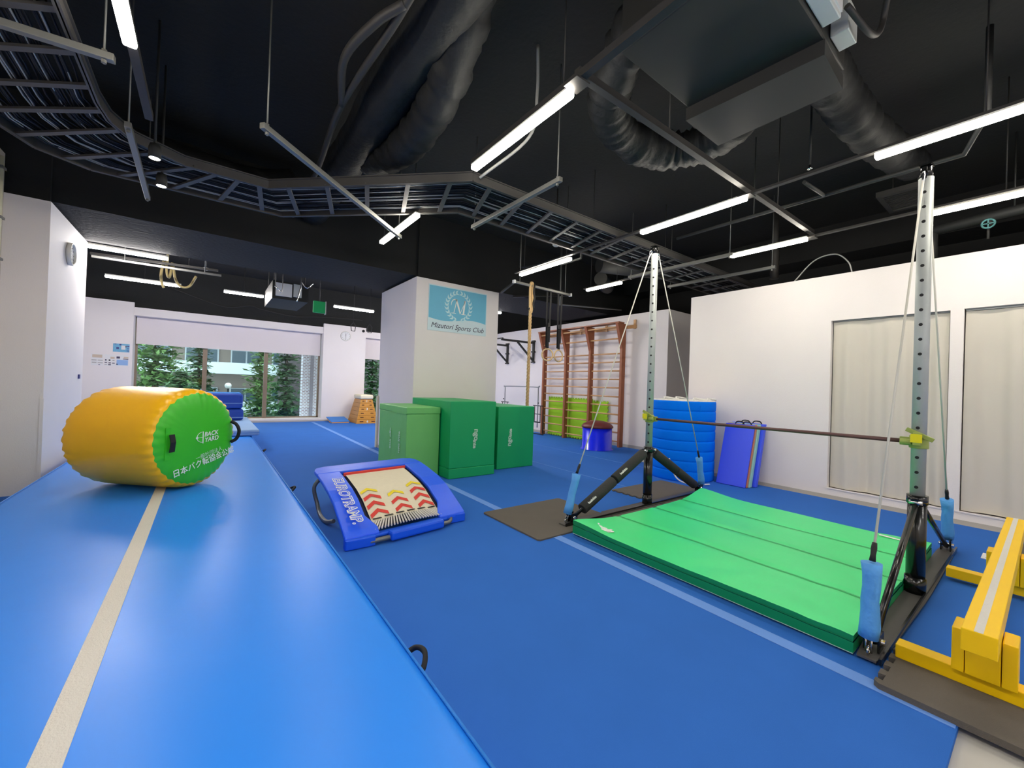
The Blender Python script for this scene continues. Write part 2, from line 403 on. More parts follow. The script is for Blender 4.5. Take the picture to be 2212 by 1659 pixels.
for (x, y, L) in ((4.95, 10.4, 1.2), (5.75, 12.4, 1.2)):
    fixture(L, 'x', 'added ceiling light, unseen behind the pillar, to brighten the far bay', (x, y, LZ), lm=m_lamp_far)  # extra lights added out of sight because the far bay was underlit

# raceway rails carrying the lights
def rail(label, p, q, w=.05, h=.05):
    t = thing('light_rail', label, 'rail', p, 'ceiling rails'); L = Vector(q)-Vector(p)
    obj('track', MB().bar(p, q, w, h), m_steel_dark, t)
    for k in range(2):
        c = Vector(p) + L*((k+.5)/2); obj('hanger_rod', MB().cyl(c, (c.x, c.y, ZC), .005, n=6), m_steel_dark, t)
    return t
rail('ceiling rail running away above the left long light', (1.87, -1.5, 3.42), (1.87, 3.2, 3.42))
rail('ceiling rail running away over the high bar and its lights', (4.27, -1.5, 3.406), (4.30, 5.75, 3.406), .05, .022)
rail('ceiling rail nearest the plain right wall', (6.0, -1.5, 3.406), (6.0, 5.7, 3.406), .05, .022)
rail('cross rail joining the near ends of the three light rails', (1.87, 1.9, 3.47), (6.05, 1.86, 3.47))
rail('ceiling rail over the left light at the top edge', (-.43, -1.5, 3.42), (-.43, 4.3, 3.42))
rail('far ceiling rail between clock column and green exit sign', (-1.7, 10.1, 3.47), (.1, 9.85, 3.47), .04, .04)
for (x, y) in ((1.87, 1.9), (4.27, 1.88), (6.0, 1.86)):
    tag(obj('junction_plate', MB().box(x-.06, x+.06, y-.06, y+.06, 3.38, 3.392), m_steel_dark), {1.87: 'square plate where rails cross above the long left light', 4.27: 'square plate where rails cross above the high bar', 6.0: 'square plate where rails cross near the right wall'}[x], 'plate', 'rail joint plates')

# ================================================================== CABLE TRAY
inner = [(-.73, -1.8), (-.73, 4.35), (-.70, 4.6), (-.58, 4.86), (-.24, 5.07), (.46, 5.07), (2.05, 3.5), (8.9, 3.46)]
outer = [(-1.48, -1.8), (-1.48, 4.9), (-1.46, 5.25), (-1.32, 5.6), (-1.0, 5.82), (.68, 5.82), (2.3, 4.25), (8.9, 4.25)]
def seglen(P): return [math.dist(P[i], P[i+1]) for i in range(len(P)-1)]
def along(P, t):
    L = seglen(P); T = sum(L)*t
    for i, l in enumerate(L):
        if T <= l or i == len(L)-1:
            k = min(1, T/l); return (P[i][0]+(P[i+1][0]-P[i][0])*k, P[i][1]+(P[i+1][1]-P[i][1])*k)
        T -= l
tray = thing('cable_tray', 'long bent steel ladder tray full of cables under the black ceiling', 'cable tray', (2, 4, 3.4))
def sweep(mb, P, z0, z1, th):
    for i in range(len(P)-1):
        a, b = P[i], P[i+1]; mb.bar((a[0], a[1], (z0+z1)/2), (b[0], b[1], (z0+z1)/2), th, z1-z0)
for P in (inner, outer):
    s = MB(); sweep(s, P, 3.42, 3.52, .008); sweep(s, P, 3.42, 3.432, .035); sweep(s, P, 3.508, 3.52, .035)
    obj('side_rail', s, m_tray, tray)
pairs = []
for i in range(len(inner)-1):
    L = max(math.dist(inner[i], inner[i+1]), math.dist(outer[i], outer[i+1])); n = max(1, round(L/.42))
    for k in range(n):
        t = (k+.5)/n
        pairs.append(((inner[i][0]+(inner[i+1][0]-inner[i][0])*t, inner[i][1]+(inner[i+1][1]-inner[i][1])*t),
                      (outer[i][0]+(outer[i+1][0]-outer[i][0])*t, outer[i][1]+(outer[i+1][1]-outer[i][1])*t)))
for a, b in pairs: obj('rung', MB().bar((a[0], a[1], 3.44), (b[0], b[1], 3.44), .045, .02), m_tray, tray)
def cables(n, z, r, zr, rnd):
    c = MB()
    for k in range(n):
        f = .08+.84*rnd.random(); off = rnd.uniform(-.02, .02); pts = []
        for i in range(len(inner)-1):
            L = math.dist(inner[i], inner[i+1]); m_ = max(2, int(L/.35))
            for j in range(m_):
                t = j/m_; ff = min(.95, max(.05, f + off*math.sin(i*1.3+t*4+k)))
                ix = inner[i][0]+(inner[i+1][0]-inner[i][0])*t; iy = inner[i][1]+(inner[i+1][1]-inner[i][1])*t
                ox = outer[i][0]+(outer[i+1][0]-outer[i][0])*t; oy = outer[i][1]+(outer[i+1][1]-outer[i][1])*t
                pts.append((ix+(ox-ix)*ff, iy+(oy-iy)*ff, z+zr*rnd.random()))
        c.tube(pts, r, 6)
    return c
rnd = random.Random(3)
tag(obj('cable_bundle', cables(42, 3.457, .007, .02, rnd), m_cable), 'dark cables lying loosely along the ladder tray', 'cables', kind='stuff')
tag(obj('pale_cable_bundle', cables(7, 3.455, .006, .01, rnd), m_cable_l), 'few pale grey cables among the dark ones in the tray', 'cables', kind='stuff')
def hanger(label, p, q, top=ZC, gap=.05):
    t = thing('strut_hanger', label, 'hanger', p, 'strut hangers under the cable tray')
    P, Q = Vector(p), Vector(q); d = (Q-P).normalized()
    obj('strut', MB().bar(P, Q, .045, .045), m_strut, t, bevel=.004)
    for c in (P+d*gap, Q-d*gap):
        obj('threaded_rod', MB().cyl((c.x, c.y, c.z-.05), (c.x, c.y, top), .006, n=8), m_strut, t)
        obj('nut', MB().cyl((c.x, c.y, c.z-.045), (c.x, c.y, c.z-.025), .014, n=6, smooth=False).cyl((c.x, c.y, c.z+.025), (c.x, c.y, c.z+.04), .014, n=6, smooth=False), m_strut, t)
hanger('steel strut hanger slanting down right across the short light left of the pillar', (.27, 3.62, 3.31), (1.97, 5.18, 3.31))
hanger('short steel strut hanger below the tray, right of the tray corner under the long light', (2.62, 2.83, 3.38), (2.6, 4.41, 3.38))
hanger('pale strut hanger at top left beside the topmost light', (-1.6, 3.72, 3.38), (-.53, 3.59, 3.38))
hanger('strut hanger at left pointing down towards the spotlights', (-.57, 4.45, 3.38), (-.60, 6.16, 3.38))
hanger('strut hanger crossing the tray behind the left upright top', (5.9, 2.75, 3.38), (5.85, 4.5, 3.38))
hanger('strut hanger above the plain wall near the corrugated hose', (6.95, 2.6, 3.38), (6.9, 4.4, 3.38))

# ================================================================== DUCTS AND CEILING PLANT
def wrinkled(pts, r, n=16, amp=.02, seed=1, wr=.9):
    rg = random.Random(seed); P = bez(pts, 14)
    mb = MB(); mb.tube(P, [r*(1+amp*(rg.random()*2-1)*1.6) for _ in P], n); return mb
tag(obj('round_duct', wrinkled([(1.22, -.9, 3.98), (1.22, 1.6, 3.98), (1.22, 4.2, 3.98), (1.22, 6.9, 3.98)], .2, amp=.05, seed=2), m_duct), 'wide black wrapped duct running away left of the long light', 'duct', 'ceiling ducts')
tag(obj('flexible_duct', wrinkled([(1.34, 2.3, 4.1), (1.44, 2.8, 3.88), (1.5, 3.4, 3.76), (1.5, 4.1, 3.78), (1.42, 4.8, 3.95)], .16, amp=.07, seed=4), m_duct), 'sagging wrinkled black duct beside the wide wrapped duct', 'duct', 'ceiling ducts')
tag(obj('flexible_duct', wrinkled([(3.55, 1.5, 3.9), (3.85, 1.95, 3.86), (3.7, 2.35, 3.84), (3.2, 2.5, 3.82), (2.7, 2.35, 3.86), (2.4, 1.9, 3.95), (2.3, 1.4, 4.1)], .17, amp=.07, seed=5), m_duct), 'sausage-like flexible duct curving below the air handler', 'duct', 'ceiling ducts')
tag(obj('flexible_duct', wrinkled([(3.5, 1.1, 3.95), (4.1, 1.12, 3.93), (4.8, 1.1, 3.92), (5.5, 1.05, 3.95), (6.3, 1.0, 4.05)], .16, amp=.06, seed=6), m_duct), 'flexible duct running right from the air handler towards the right upright', 'duct', 'ceiling ducts')
tag(obj('flexible_duct', wrinkled([(2.9, .1, 4.1), (2.5, .6, 4.05), (2.45, 1.2, 4.05)], .15, amp=.06, seed=8), m_duct), 'short black flexible duct at the top edge above the long light', 'duct', 'ceiling ducts')
tag(obj('round_duct', wrinkled([(6.6, 5.8, 3.75), (7.3, 6.2, 3.75), (7.5, 6.6, 3.95)], .14, amp=.01, seed=9), m_duct2), 'stubby grey elbow duct above the wall bars', 'duct', 'ceiling ducts')
tag(obj('round_duct', wrinkled([(-1.2, 6.5, 4.05), (-.3, 6.55, 4.05), (.4, 6.6, 4.05), (.9, 6.62, 4.2)], .2, amp=.02, seed=12), m_duct), 'dark curved duct just before the black beam at left', 'duct', 'ceiling ducts')
pp = thing('insulated_pipe', 'forked insulated pipe pair running away left of the wide duct', 'pipe', (.9, 2.5, 3.75))
obj('pipe', MB().tube(bez([(.96, .2, 3.85), (.95, 1.5, 3.83), (.93, 2.6, 3.8), (.86, 3.8, 3.8), (.94, 5.2, 3.82), (.95, 6.9, 3.85)]), .028, 10), m_steel_dark, pp)
obj('branch', MB().tube(bez([(.93, 2.5, 3.8), (.82, 2.75, 3.79), (.74, 3.2, 3.79), (.86, 3.75, 3.8)]), .03, 10), m_steel_dark, pp)
obj('branch', MB().tube(bez([(.93, 1.3, 3.82), (.8, 1.1, 3.86), (.5, 1.0, 3.9), (.1, .95, 3.95)]), .035, 10), m_steel_dark, pp)
ah = thing('air_handler', 'large dark air handling unit hung between the two right hand light rails', 'air unit', (3.0, 1.3, 3.55))
obj('body', MB().box(2.15, 3.45, .9, 1.78, 3.66, 4.1), m_duct2, ah, bevel=.01)
obj('bottom_plate', MB().prism([(2.98, 1.79), (3.5, 1.79), (3.5, .92), (3.05, .9)], 3.56, 3.66), m_duct2, ah)
obj('bracket', MB().cyl((2.3, 1.0, 4.1), (2.3, 1.0, ZC), .008, n=6).cyl((3.3, 1.0, 4.1), (3.3, 1.0, ZC), .008, n=6).cyl((2.3, 1.7, 4.1), (2.3, 1.7, ZC), .008, n=6).cyl((3.3, 1.7, 4.1), (3.3, 1.7, ZC), .008, n=6), m_steel_dark, ah)
cb = thing('control_box', 'pale grey open control box on the side of the air handler', 'control box', (3.0, .87, 3.66))
obj('case', MB().box(2.68, 2.98, .80, .895, 3.68, 3.98), m_greybox, cb, bevel=.008)
obj('lid', MB().box(2.70, 2.96, .79, .80, 3.70, 3.96), m_paper, cb)
cb2 = tag(obj('control_box', MB().box(3.12, 3.3, .80, .895, 3.7, 3.9), m_greybox, bevel=.006), 'smaller pale grey box right of the open control box', 'control box')
tag(obj('conduit', MB().tube(bez([(3.0, .78, 3.75), (3.3, .72, 3.7), (3.45, .7, 3.9), (3.1, .6, 4.1), (2.7, .6, 4.3), (2.6, .6, 4.5)]), .018, 8), m_steel_dark), 'black cable looping from the control boxes to the ceiling', 'cable')
# pipes on the right
tag(obj('sprinkler_pipe', MB().tube([(5.2, 3.2, 3.55), (5.2, .9, 3.55), (5.2, .5, 3.55), (4.9, .35, 3.7), (4.9, .35, 4.4)], .022, 8).tube([(4.62, 1.5, 3.5), (5.2, 1.5, 3.55)], .018, 8).cyl((5.2, 2.2, 3.55), (5.2, 2.2, ZC), .006, n=6), m_blackpipe), 'black sprinkler pipe with short side arm behind the right upright', 'pipe')
tag(obj('sprinkler_pipe', MB().tube([(7.3, 1.0, 3.55), (7.3, .2, 3.6), (7.3, -1.5, 3.6)], .06, 12).tube([(7.3, .95, 3.6), (7.3, .95, 3.2)], .05, 10).cyl((7.3, .3, 3.6), (7.3, .3, ZC), .008, n=6), m_blackpipe), 'thick black pipe above the right wall carrying the teal valve', 'pipe')
vv = thing('pipe_valve', 'small teal wheel valve above the right wall edge', 'valve', (7.1, .48, 3.35))
obj('wheel', MB().tube([(7.1+.0, .48+.05*math.cos(a), 3.45+.05*math.sin(a)) for a in [2*PI*k/16 for k in range(16)]], .010, 6, closed=True).bar((7.1, .43, 3.45), (7.1, .53, 3.45), .012, .012).bar((7.1, .48, 3.40), (7.1, .48, 3.50), .012, .012), m_teal, vv)
obj('stem', MB().cyl((7.1, .48, 3.45), (7.28, .48, 3.45), .012, n=8).cyl((7.13, .48, 3.45), (7.13, .48, 3.28), .012, n=8).cyl((7.28, .48, 3.45), (7.28, .48, 3.6), .02, n=8), m_steel_dark, vv)
ch = [(7.6, 2.86, 3.36+.48*k/40) for k in range(41)]
tag(obj('corrugated_hose', MB().tube(ch, [.07 if k % 2 else .055 for k in range(41)], 14).cyl((7.6, 2.86, 3.84), (7.6, 2.86, ZC), .05), m_steel_dark), 'grey corrugated hose standing up behind the plain wall', 'hose')
tag(obj('loose_cable', MB().tube(bez([(7.1, 2.4, 3.135), (7.1, 2.15, 3.4), (7.1, 1.9, 3.44), (7.1, 1.75, 3.3), (7.1, 1.7, 3.135)]), .009, 6), m_cable_l), 'pale cable arching over the top of the plain wall', 'cable')
tag(obj('loose_cable', MB().tube(bez([(2.1, 3.45, 3.46), (2.35, 3.0, 3.75), (2.35, 2.9, 4.1), (2.3, 2.85, 4.5)]), .014, 8), m_cable_l), 'grey cable dropping behind the long light to the tray corner', 'cable')
vg = MB(); vg.box(6.55, 7.15, .95, 1.0, 3.87, 3.93).box(6.55, 7.15, 1.3, 1.35, 3.87, 3.93).box(6.5, 6.56, .95, 1.35, 3.87, 3.93).box(7.14, 7.2, .95, 1.35, 3.87, 3.93)
for k in range(11): vg.box(6.58+k*.05, 6.60+k*.05, 1.0, 1.3, 3.88, 3.92)
vg.cyl((6.52, .98, 3.93), (6.52, .98, ZC), .008, n=6).cyl((7.18, 1.32, 3.93), (7.18, 1.32, ZC), .008, n=6)
tag(obj('vent_grille', vg, m_steel_dark), 'dark slotted vent grille left of the right upright top', 'vent')
# spotlights
for (x, y, lb) in ((-.43, 5.4, 'lower of the two round spotlights by the left strut hanger'), (-.43, 4.75, 'upper of the two round spotlights by the left strut hanger')):
    t = thing('spotlight', lb, 'spotlight', (x, y, 3.25), 'left spotlights')
    obj('can', MB().lathe((x, y, 3.29), [(.0, .12), (.035, .12), (.045, .08), (.045, 0), (.038, -.004)], 20), m_blackpipe, t)
    obj('lens', MB().cyl((x, y, 3.288), (x, y, 3.292), .037, n=20), m_spot, t)
    obj('stem', MB().cyl((x, y, 3.4), (x, y, ZC), .01, n=8), m_blackpipe, t)
for (x, y, z, lb) in ((4.27, 4.68, 3.6, 'white round smoke detector under the tray right of the pillar top'), (-.1, 11.0, 3.68, 'white round detector on a grey stem in the far bay')):
    t = thing('smoke_detector', lb, 'smoke detector', (x, y, z), 'smoke detectors')
    obj('base', MB().lathe((x, y, z), [(0, 0), (.035, 0), (.055, .02), (.055, .05), (0, .05)], 20), m_lamphouse, t)
    obj('stem', MB().cyl((x, y, z+.05), (x, y, ZC), .012, n=8), m_steel_dark, t)
sp = thing('fire_sprinkler', 'small bright sprinkler head above the crossing rails', 'sprinkler', (4.6, 1.45, 3.6))
obj('deflector', MB().lathe((4.6, 1.45, 3.6), [(0, 0), (.022, 0), (.022, .006), (.008, .012), (.01, .04), (0, .04)], 12), m_chrome, sp)
obj('stem', MB().cyl((4.6, 1.45, 3.64), (4.6, 1.45, ZC), .01, n=8), m_blackpipe, sp)
# far bay ceiling plant
fa = thing('air_handler', 'dark far bay air unit carrying two white panels', 'air unit', (1.35, 10.3, 3.1))
obj('body', MB().box(1.05, 1.75, 10.05, 11.5, 3.12, 3.5), m_duct2, fa)
obj('panel', MB().box(1.11, 1.42, 10.02, 10.05, 3.18, 3.46), m_paper, fa); obj('panel', MB().box(1.45, 1.61, 10.02, 10.05, 3.2, 3.48), m_greybox, fa)
obj('bracket', MB().cyl((1.1, 10.2, 3.5), (1.1, 10.2, ZC), .01, n=6).cyl((1.7, 10.2, 3.5), (1.7, 10.2, ZC), .01, n=6).cyl((1.1, 11.3, 3.5), (1.1, 11.3, ZC), .01, n=6), m_steel_dark, fa)
ex = thing('exit_sign', 'green exit sign box hanging in the far bay, seen from its plain side', 'sign', (1.84, 9.3, 2.8))
obj('box', MB().box(1.72, 1.95, 9.28, 9.36, 2.81, 3.05), m_exit, ex, bevel=.008)
obj('rim', MB().box(1.95, 1.965, 9.27, 9.37, 2.79, 3.06), m_lamphouse, ex)
obj('stem', MB().cyl((1.84, 9.32, 3.05), (1.84, 9.32, ZC), .008, n=8), m_steel_dark, ex)
tag(obj('hose_loop', MB().tube(bez([(-.76, 10.5, 3.62), (-.79, 10.5, 3.35), (-.77, 10.5, 3.18), (-.74, 10.5, 3.1)]), .022, 8).tube(bez([(-.72, 10.5, 3.62), (-.70, 10.5, 3.38), (-.66, 10.5, 3.33), (-.63, 10.5, 3.62)]), .02, 8).tube(bez([(-.62, 10.5, 3.6), (-.57, 10.5, 3.3), (-.48, 10.5, 3.17), (-.35, 10.5, 3.2), (-.25, 10.5, 3.42)]), .022, 8).cyl((-.7, 10.5, 3.58), (-.7, 10.5, ZC), .02, n=8), m_hose), 'tan ribbed hose looping down over the far light', 'hose')
tag(obj('curtain_rail', MB().bar((-1.6, 9.6, 3.32), (.15, 9.55, 3.32), .03, .035).cyl((-1.2, 9.6, 3.33), (-1.2, 9.6, ZC), .008, n=6).cyl((-.1, 9.55, 3.33), (-.1, 9.55, ZC), .008, n=6), m_strut), 'thin pale rail crossing below the near far-bay light', 'rail')
tag(obj('loose_cable', MB().tube(bez([(-.9, 14.98, 3.85), (.3, 14.98, 3.5), (1.0, 14.98, 3.62), (1.3, 14.98, 3.55), (2.2, 14.98, 3.45), (3.2, 14.98, 3.55), (4.4, 14.98, 3.6)]), .012, 6), m_steel_dark), 'thin cable sagging along the black wall above the window', 'cable')
tag(obj('chain_loops', MB().tube(bez([(1.0, 9.1, 4.5), (1.0, 9.1, 3.3), (1.0, 9.1, 3.2), (1.06, 9.1, 3.14), (1.12, 9.1, 3.2), (1.12, 9.1, 4.5)]), .009, 6).tube(bez([(1.45, 9.1, 4.5), (1.45, 9.1, 3.4), (1.42, 9.1, 3.15), (1.38, 9.1, 2.95)]), .012, 6).tube(bez([(1.45, 9.1, 3.36), (1.55, 9.1, 3.25), (1.66, 9.1, 3.36)]), .012, 6), m_chrome), 'shiny chain loops hanging before the white panels in the far bay', 'chain')
# far black pipes on ceiling right bay
tag(obj('sprinkler_pipe', MB().tube([(4.75, 6.2, 3.7), (4.75, 5.0, 3.5), (4.75, 4.6, 3.5), (4.75, 4.6, 3.8)], .02, 8).tube([(4.75, 6.2, 3.7), (4.75, 6.2, ZC)], .02, 8), m_blackpipe), 'black bent pipe beside the light above the climbing rope', 'pipe')
tag(obj('sprinkler_pipe', MB().tube([(6.2, 6.6, ZC), (6.2, 6.6, 3.25), (8.2, 6.5, 3.4)], .02, 8), m_strut), 'pale pipe turning right below the ceiling over the wall bars', 'pipe')
tag(obj('round_duct', MB().cyl((6.2, 5.5, 3.9), (8.8, 4.6, 3.95), .16, n=20), m_duct2), 'straight dark duct running right behind the left upright top', 'duct', 'ceiling ducts')

# ================================================================== LEFT WALL DETAILS
cc = thing('wall_conduit', 'ivory conduit pipe with clamps at the left edge of the photo', 'pipe', (-1.79, 6.62, 2.4))
obj('pipe', MB().cyl((-1.79, 6.61, 2.46), (-1.79, 6.61, 3.62), .022, n=12), m_pipeivory, cc)
for z in (2.55, 2.98, 3.5): obj('clamp', MB().box(-1.84, -1.76, 6.56, 6.66, z-.012, z+.012), m_strut, cc)
tag(obj('corner_guard', MB().box(-1.515, -1.484, 6.893, 6.9, -.0, 1.08), m_wall), 'pale corner guard low on the left column edge', 'corner guard')
tag(obj('corner_guard', MB().box(2.91, 2.945, 8.66, 8.72, .0, 1.1), m_cream), 'pale board edge at the far lower corner of the pillar', 'board')
# wall clocks
def clock(name_label, c, n, up=(0,0,1), r=.16):
    c = Vector(c); n = Vector(n); t = thing('wall_clock', name_label, 'clock', c, 'wall clocks')
    z = n.normalized(); x = Vector(up).cross(z).normalized(); y = z.cross(x)
    M = Matrix((x, y, z)).transposed().to_4x4()
    obj('rim', MB().lathe(c, [(r*.86, .0), (r, .0), (r, .035), (r*.93, .045), (r*.88, .03), (r*.86, .02)], 36, M), m_lamphouse, t)
    obj('face', MB().lathe(c, [(0, .02), (r*.88, .02)], 36, M), m_paper, t)
    h = MB(); h.bar(c+z*.025, c+z*.025+y*r*.55, .012, .003, z); h.bar(c+z*.027, c+z*.027-y*r*.7+x*r*.05, .007, .003, z)
    obj('hands', h, m_rubber, t)
    k = MB()
    for i in range(12):
        a = i*PI/6; d = x*math.cos(a)+y*math.sin(a); k.bar(c+z*.022+d*r*.68, c+z*.022+d*r*.8, .01, .002, z)
    obj('hour_marks', k, m_rubber, t)
clock('white clock high on the left column, seen almost from the side', (-1.485, 7.68, 2.92), (1, 0, 0), r=.145)
clock('round white clock on the wall between the two windows', (3.82, 14.9, 2.96), (0, -1, 0), r=.17)
tag(obj('camera_dome', MB().sphere((4.42, 14.88, 3.2), .05, 14), m_rubber), 'small black dome near the top corner beside the round clock', 'camera')
for i, (x, lb) in enumerate(((3.52, 'left'), (4.02, 'right'))):
    t = thing('suspended_strap', 'black triangular strap handle dangling above the round clock, '+lb+' one', 'handle', (x, 12.9, 3.0), 'handles hanging in the far bay')
    obj('strap', MB().tube([(x, 12.9, 3.2), (x, 12.9, ZC)], .006, 6), m_webbing, t)
    obj('grip', MB().tube([(x, 12.9, 3.2), (x+.07, 12.9, 3.1), (x+.05, 12.9, 2.93), (x-.05, 12.9, 2.93), (x-.07, 12.9, 3.1)], .013, 6, closed=True), m_webbing, t)
# notices
def notice(label, x0, x1, z0, z1, m_, marks, name='notice'):
    t = tag(obj(name, MB().box(x0, x1, YW-.004, YW-.0005, z0, z1), m_), label, 'notice', 'notices left of the window')
    for (a, b, c, d, mm) in marks:
        obj('printed_mark', MB().box(x0+(x1-x0)*a, x0+(x1-x0)*b, YW-.0055, YW-.004, z0+(z1-z0)*c, z0+(z1-z0)*d), mm, t)
notice('blue and white leaflet pinned above the other notices', -2.02, -1.70, 1.96, 2.18, m_paperblue, [(.08, .2, .9, .97, m_inkblue), (.38, .5, .8, .97, m_inkblue), (.2, .36, .35, .58, m_inkblue), (.5, .75, .3, .8, m_paper), (.74, .82, .6, .75, m_ink), (.86, .99, .65, .78, m_inkblue), (.84, .99, .4, .48, m_inkblue), (.82, .99, .12, .22, m_inkblue)])
notice('leftmost notice, white sheet with a tan heading', -2.42, -2.19, 1.58, 1.88, m_paper, [(.1, .9, .68, .95, m_inkbrown), (.05, .45, .42, .5, m_base), (.55, .95, .42, .5, m_base), (.08, .45, .2, .3, m_base), (.55, .95, .2, .28, m_base), (.6, .75, .05, .1, m_ink)])
notice('middle notice, white sheet with rows of dark figures', -2.17, -1.97, 1.58, 1.88, m_paper, [(.55, .95, .62, .8, m_inkbrown), (.05, .2, .45, .56, m_ink), (.4, .56, .44, .56, m_rubber), (.75, .95, .44, .54, m_base), (.02, .25, .25, .33, m_ink), (.38, .62, .22, .3, m_ink), (.72, .98, .22, .28, m_ink), (.02, .25, .08, .15, m_base), (.36, .62, .06, .15, m_ink)])
notice('right notice under the blue leaflet, with a pale blue lower half', -1.95, -1.71, 1.58, 1.88, m_paper, [(.02, .3, .68, .86, m_ink), (.6, .98, .72, .85, m_inkbrown), (.55, .98, .62, .68, m_ink), (.04, .96, .1, .58, m_matpale), (.02, .15, .12, .22, m_ink)])
tag(obj('wall_switch', MB().box(-1.492, -1.475, 8.4, 8.46, 1.3, 1.36), m_inkblue), 'small dark blue hook on the far edge of the left column', 'hook')
# banner on pillar
bn = thing('club_banner', 'sky blue and white club banner with laurel wreath on the pillar', 'banner', (3.82, 6.888, 2.38))
bx0, bx1, bz0, bz1, by = 3.20, 4.44, 2.385, 3.235, 6.884
g = MB(); N = 24
def wave(u): return bz0 + .22 + .035*math.sin(u*2*PI*.9+.4) * (1 if u > .0 else 1) + (.04 if u < .05 else 0)
vs = []; fs = []
for i in range(N+1):
    u = i/N; x = bx0+(bx1-bx0)*u; zz = bz0 + .235 - .035*math.sin(u*2*PI)
    vs += [(x, by-.003, zz), (x, by-.003, bz1-.02)]
for i in range(N): fs.append((2*i, 2*i+2, 2*i+3, 2*i+1))
obj('sheet', MB().box(bx0-.015, bx1+.015, by-.002, by+.003, bz0, bz1), mat('banner_white', (206, 226, 232), .6, var=.03, bump=.1, bscale=4), bn)
obj('blue_field', MB().add(vs, fs), m_skyposter, bn)
cx, cz = (bx0+bx1)/2+.0, bz0+.505
lv = MB()
def leaf(mb, x, z, ang, L, Wd):
    ca, sa = math.cos(ang), math.sin(ang)
    pts = [(0, 0), (.35*L, Wd), (L, 0), (.35*L, -Wd)]
    mb.add([(x+px*ca-pz*sa, by-.0045, z+px*sa+pz*ca) for px, pz in pts], [(0, 1, 2, 3)])
for side in (-1, 1):
    for k in range(11):
        a = math.radians(-80 + k*15.2); rx, rz = .255, .262
        px, pz = cx+side*rx*math.cos(a), cz+rz*math.sin(a)
        tang = a+PI/2 if side > 0 else PI-(a+PI/2)
        for dd in (.55, -.55): leaf(lv, px, pz, tang+dd*side*-1, .09, .018)
obj('laurel_wreath', lv, m_print_g if False else mat('pale_wreath_print', (190, 226, 232), .6), bn)
mg = MB(); yq = by-.0045
def stroke(pts, ws):
    P = [Vector((cx+x, yq, cz+z)) for x, z in pts]; vs = []; 
    for i, p in enumerate(P):
        d = (P[min(i+1, len(P)-1)]-P[max(i-1, 0)]).normalized(); q = Vector((-d.z, 0, d.x))*ws[i]/2; vs += [p-q, p+q]
    mg.add(vs, [(2*i, 2*i+2, 2*i+3, 2*i+1) for i in range(len(P)-1)])
stroke([(-.165, .01), (-.16, .07), (-.13, .115), (-.09, .135), (-.05, .125)], [.006, .014, .018, .02, .02])
stroke([(-.05, .135), (-.075, .0), (-.105, -.13)], [.012, .014, .012])
stroke([(-.06, .135), (-.01, .0), (.035, -.135)], [.034, .036, .02])
stroke([(.03, -.135), (.09, .01), (.135, .13)], [.008, .012, .012])
stroke([(.135, .135), (.115, .0), (.105, -.13)], [.034, .036, .034])
stroke([(-.155, -.133), (-.06, -.133)], [.012, .012]); stroke([(.06, -.133), (.16, -.133)], [.012, .012])
obj('monogram', mg, m_white, bn)
text('Mizutori Sports Club', (cx, by-.005, bz0+.10), (1,0,0), (0,0,1), .135, m_ink, bn, 'club_name', shear=.3, space=1.0)

# ================================================================== AIR TRACK
at = thing('air_track', 'long bright blue inflatable tumbling track in the left foreground', 'air track', (-.32, 4, 0))
prof = [(-1.34, .14), (-1.37, .22), (-1.345, .285), (-1.30, .30), (-.32, .306), (.65, .30), (.695, .285), (.72, .22), (.72, .12), (.68, .03), (.6, .0), (-1.25, .0), (-1.33, .03)]
b_ = MB(); ys = [-2.5, -2.45] + [0, 3, 6, 9] + [11.9, 11.97]; ins = [.05, .0, 0, 0, 0, 0, .0, .05]
vs = []; n = len(prof)
for y, q in zip(ys, ins):
    for (x, z) in prof: vs.append((x+(q if x < -.3 else -q if x > -.3 else 0), y, max(0, z-(q*.4 if z > .1 else -q*.2))))
fs = []
for i in range(len(ys)-1):
    for k in range(n): fs.append((i*n+k, i*n+(k+1) % n, (i+1)*n+(k+1) % n, (i+1)*n+k))
fs += [tuple(range(n))[::-1], tuple((len(ys)-1)*n+k for k in range(n))]
obj('body', MB().add(vs, fs, True), m_airblue, at)
obj('edge_piping', MB().tube([(.70, -2.4, .287), (.70, 11.9, .287)], .006, 6).tube([(-1.345, -2.4, .287), (-1.345, 11.9, .287)], .006, 6), m_blocktop, at)
obj('centre_stripe', MB().box(-.366, -.288, -2.4, 8.9, .3045, .3085), m_whitevinyl, at)
for y in (1.62, 4.85, 7.6, 10.2):
    obj('carry_strap', MB().tube(bez([(.715, y-.09, .2), (.75, y-.08, .235), (.78, y-.02, .25), (.77, y+.05, .235), (.715, y+.07, .2)]), .012, 6).box(.705, .725, y-.13, y-.07, .17, .23).box(.705, .725, y+.05, y+.11, .17, .23), m_webbing, at)
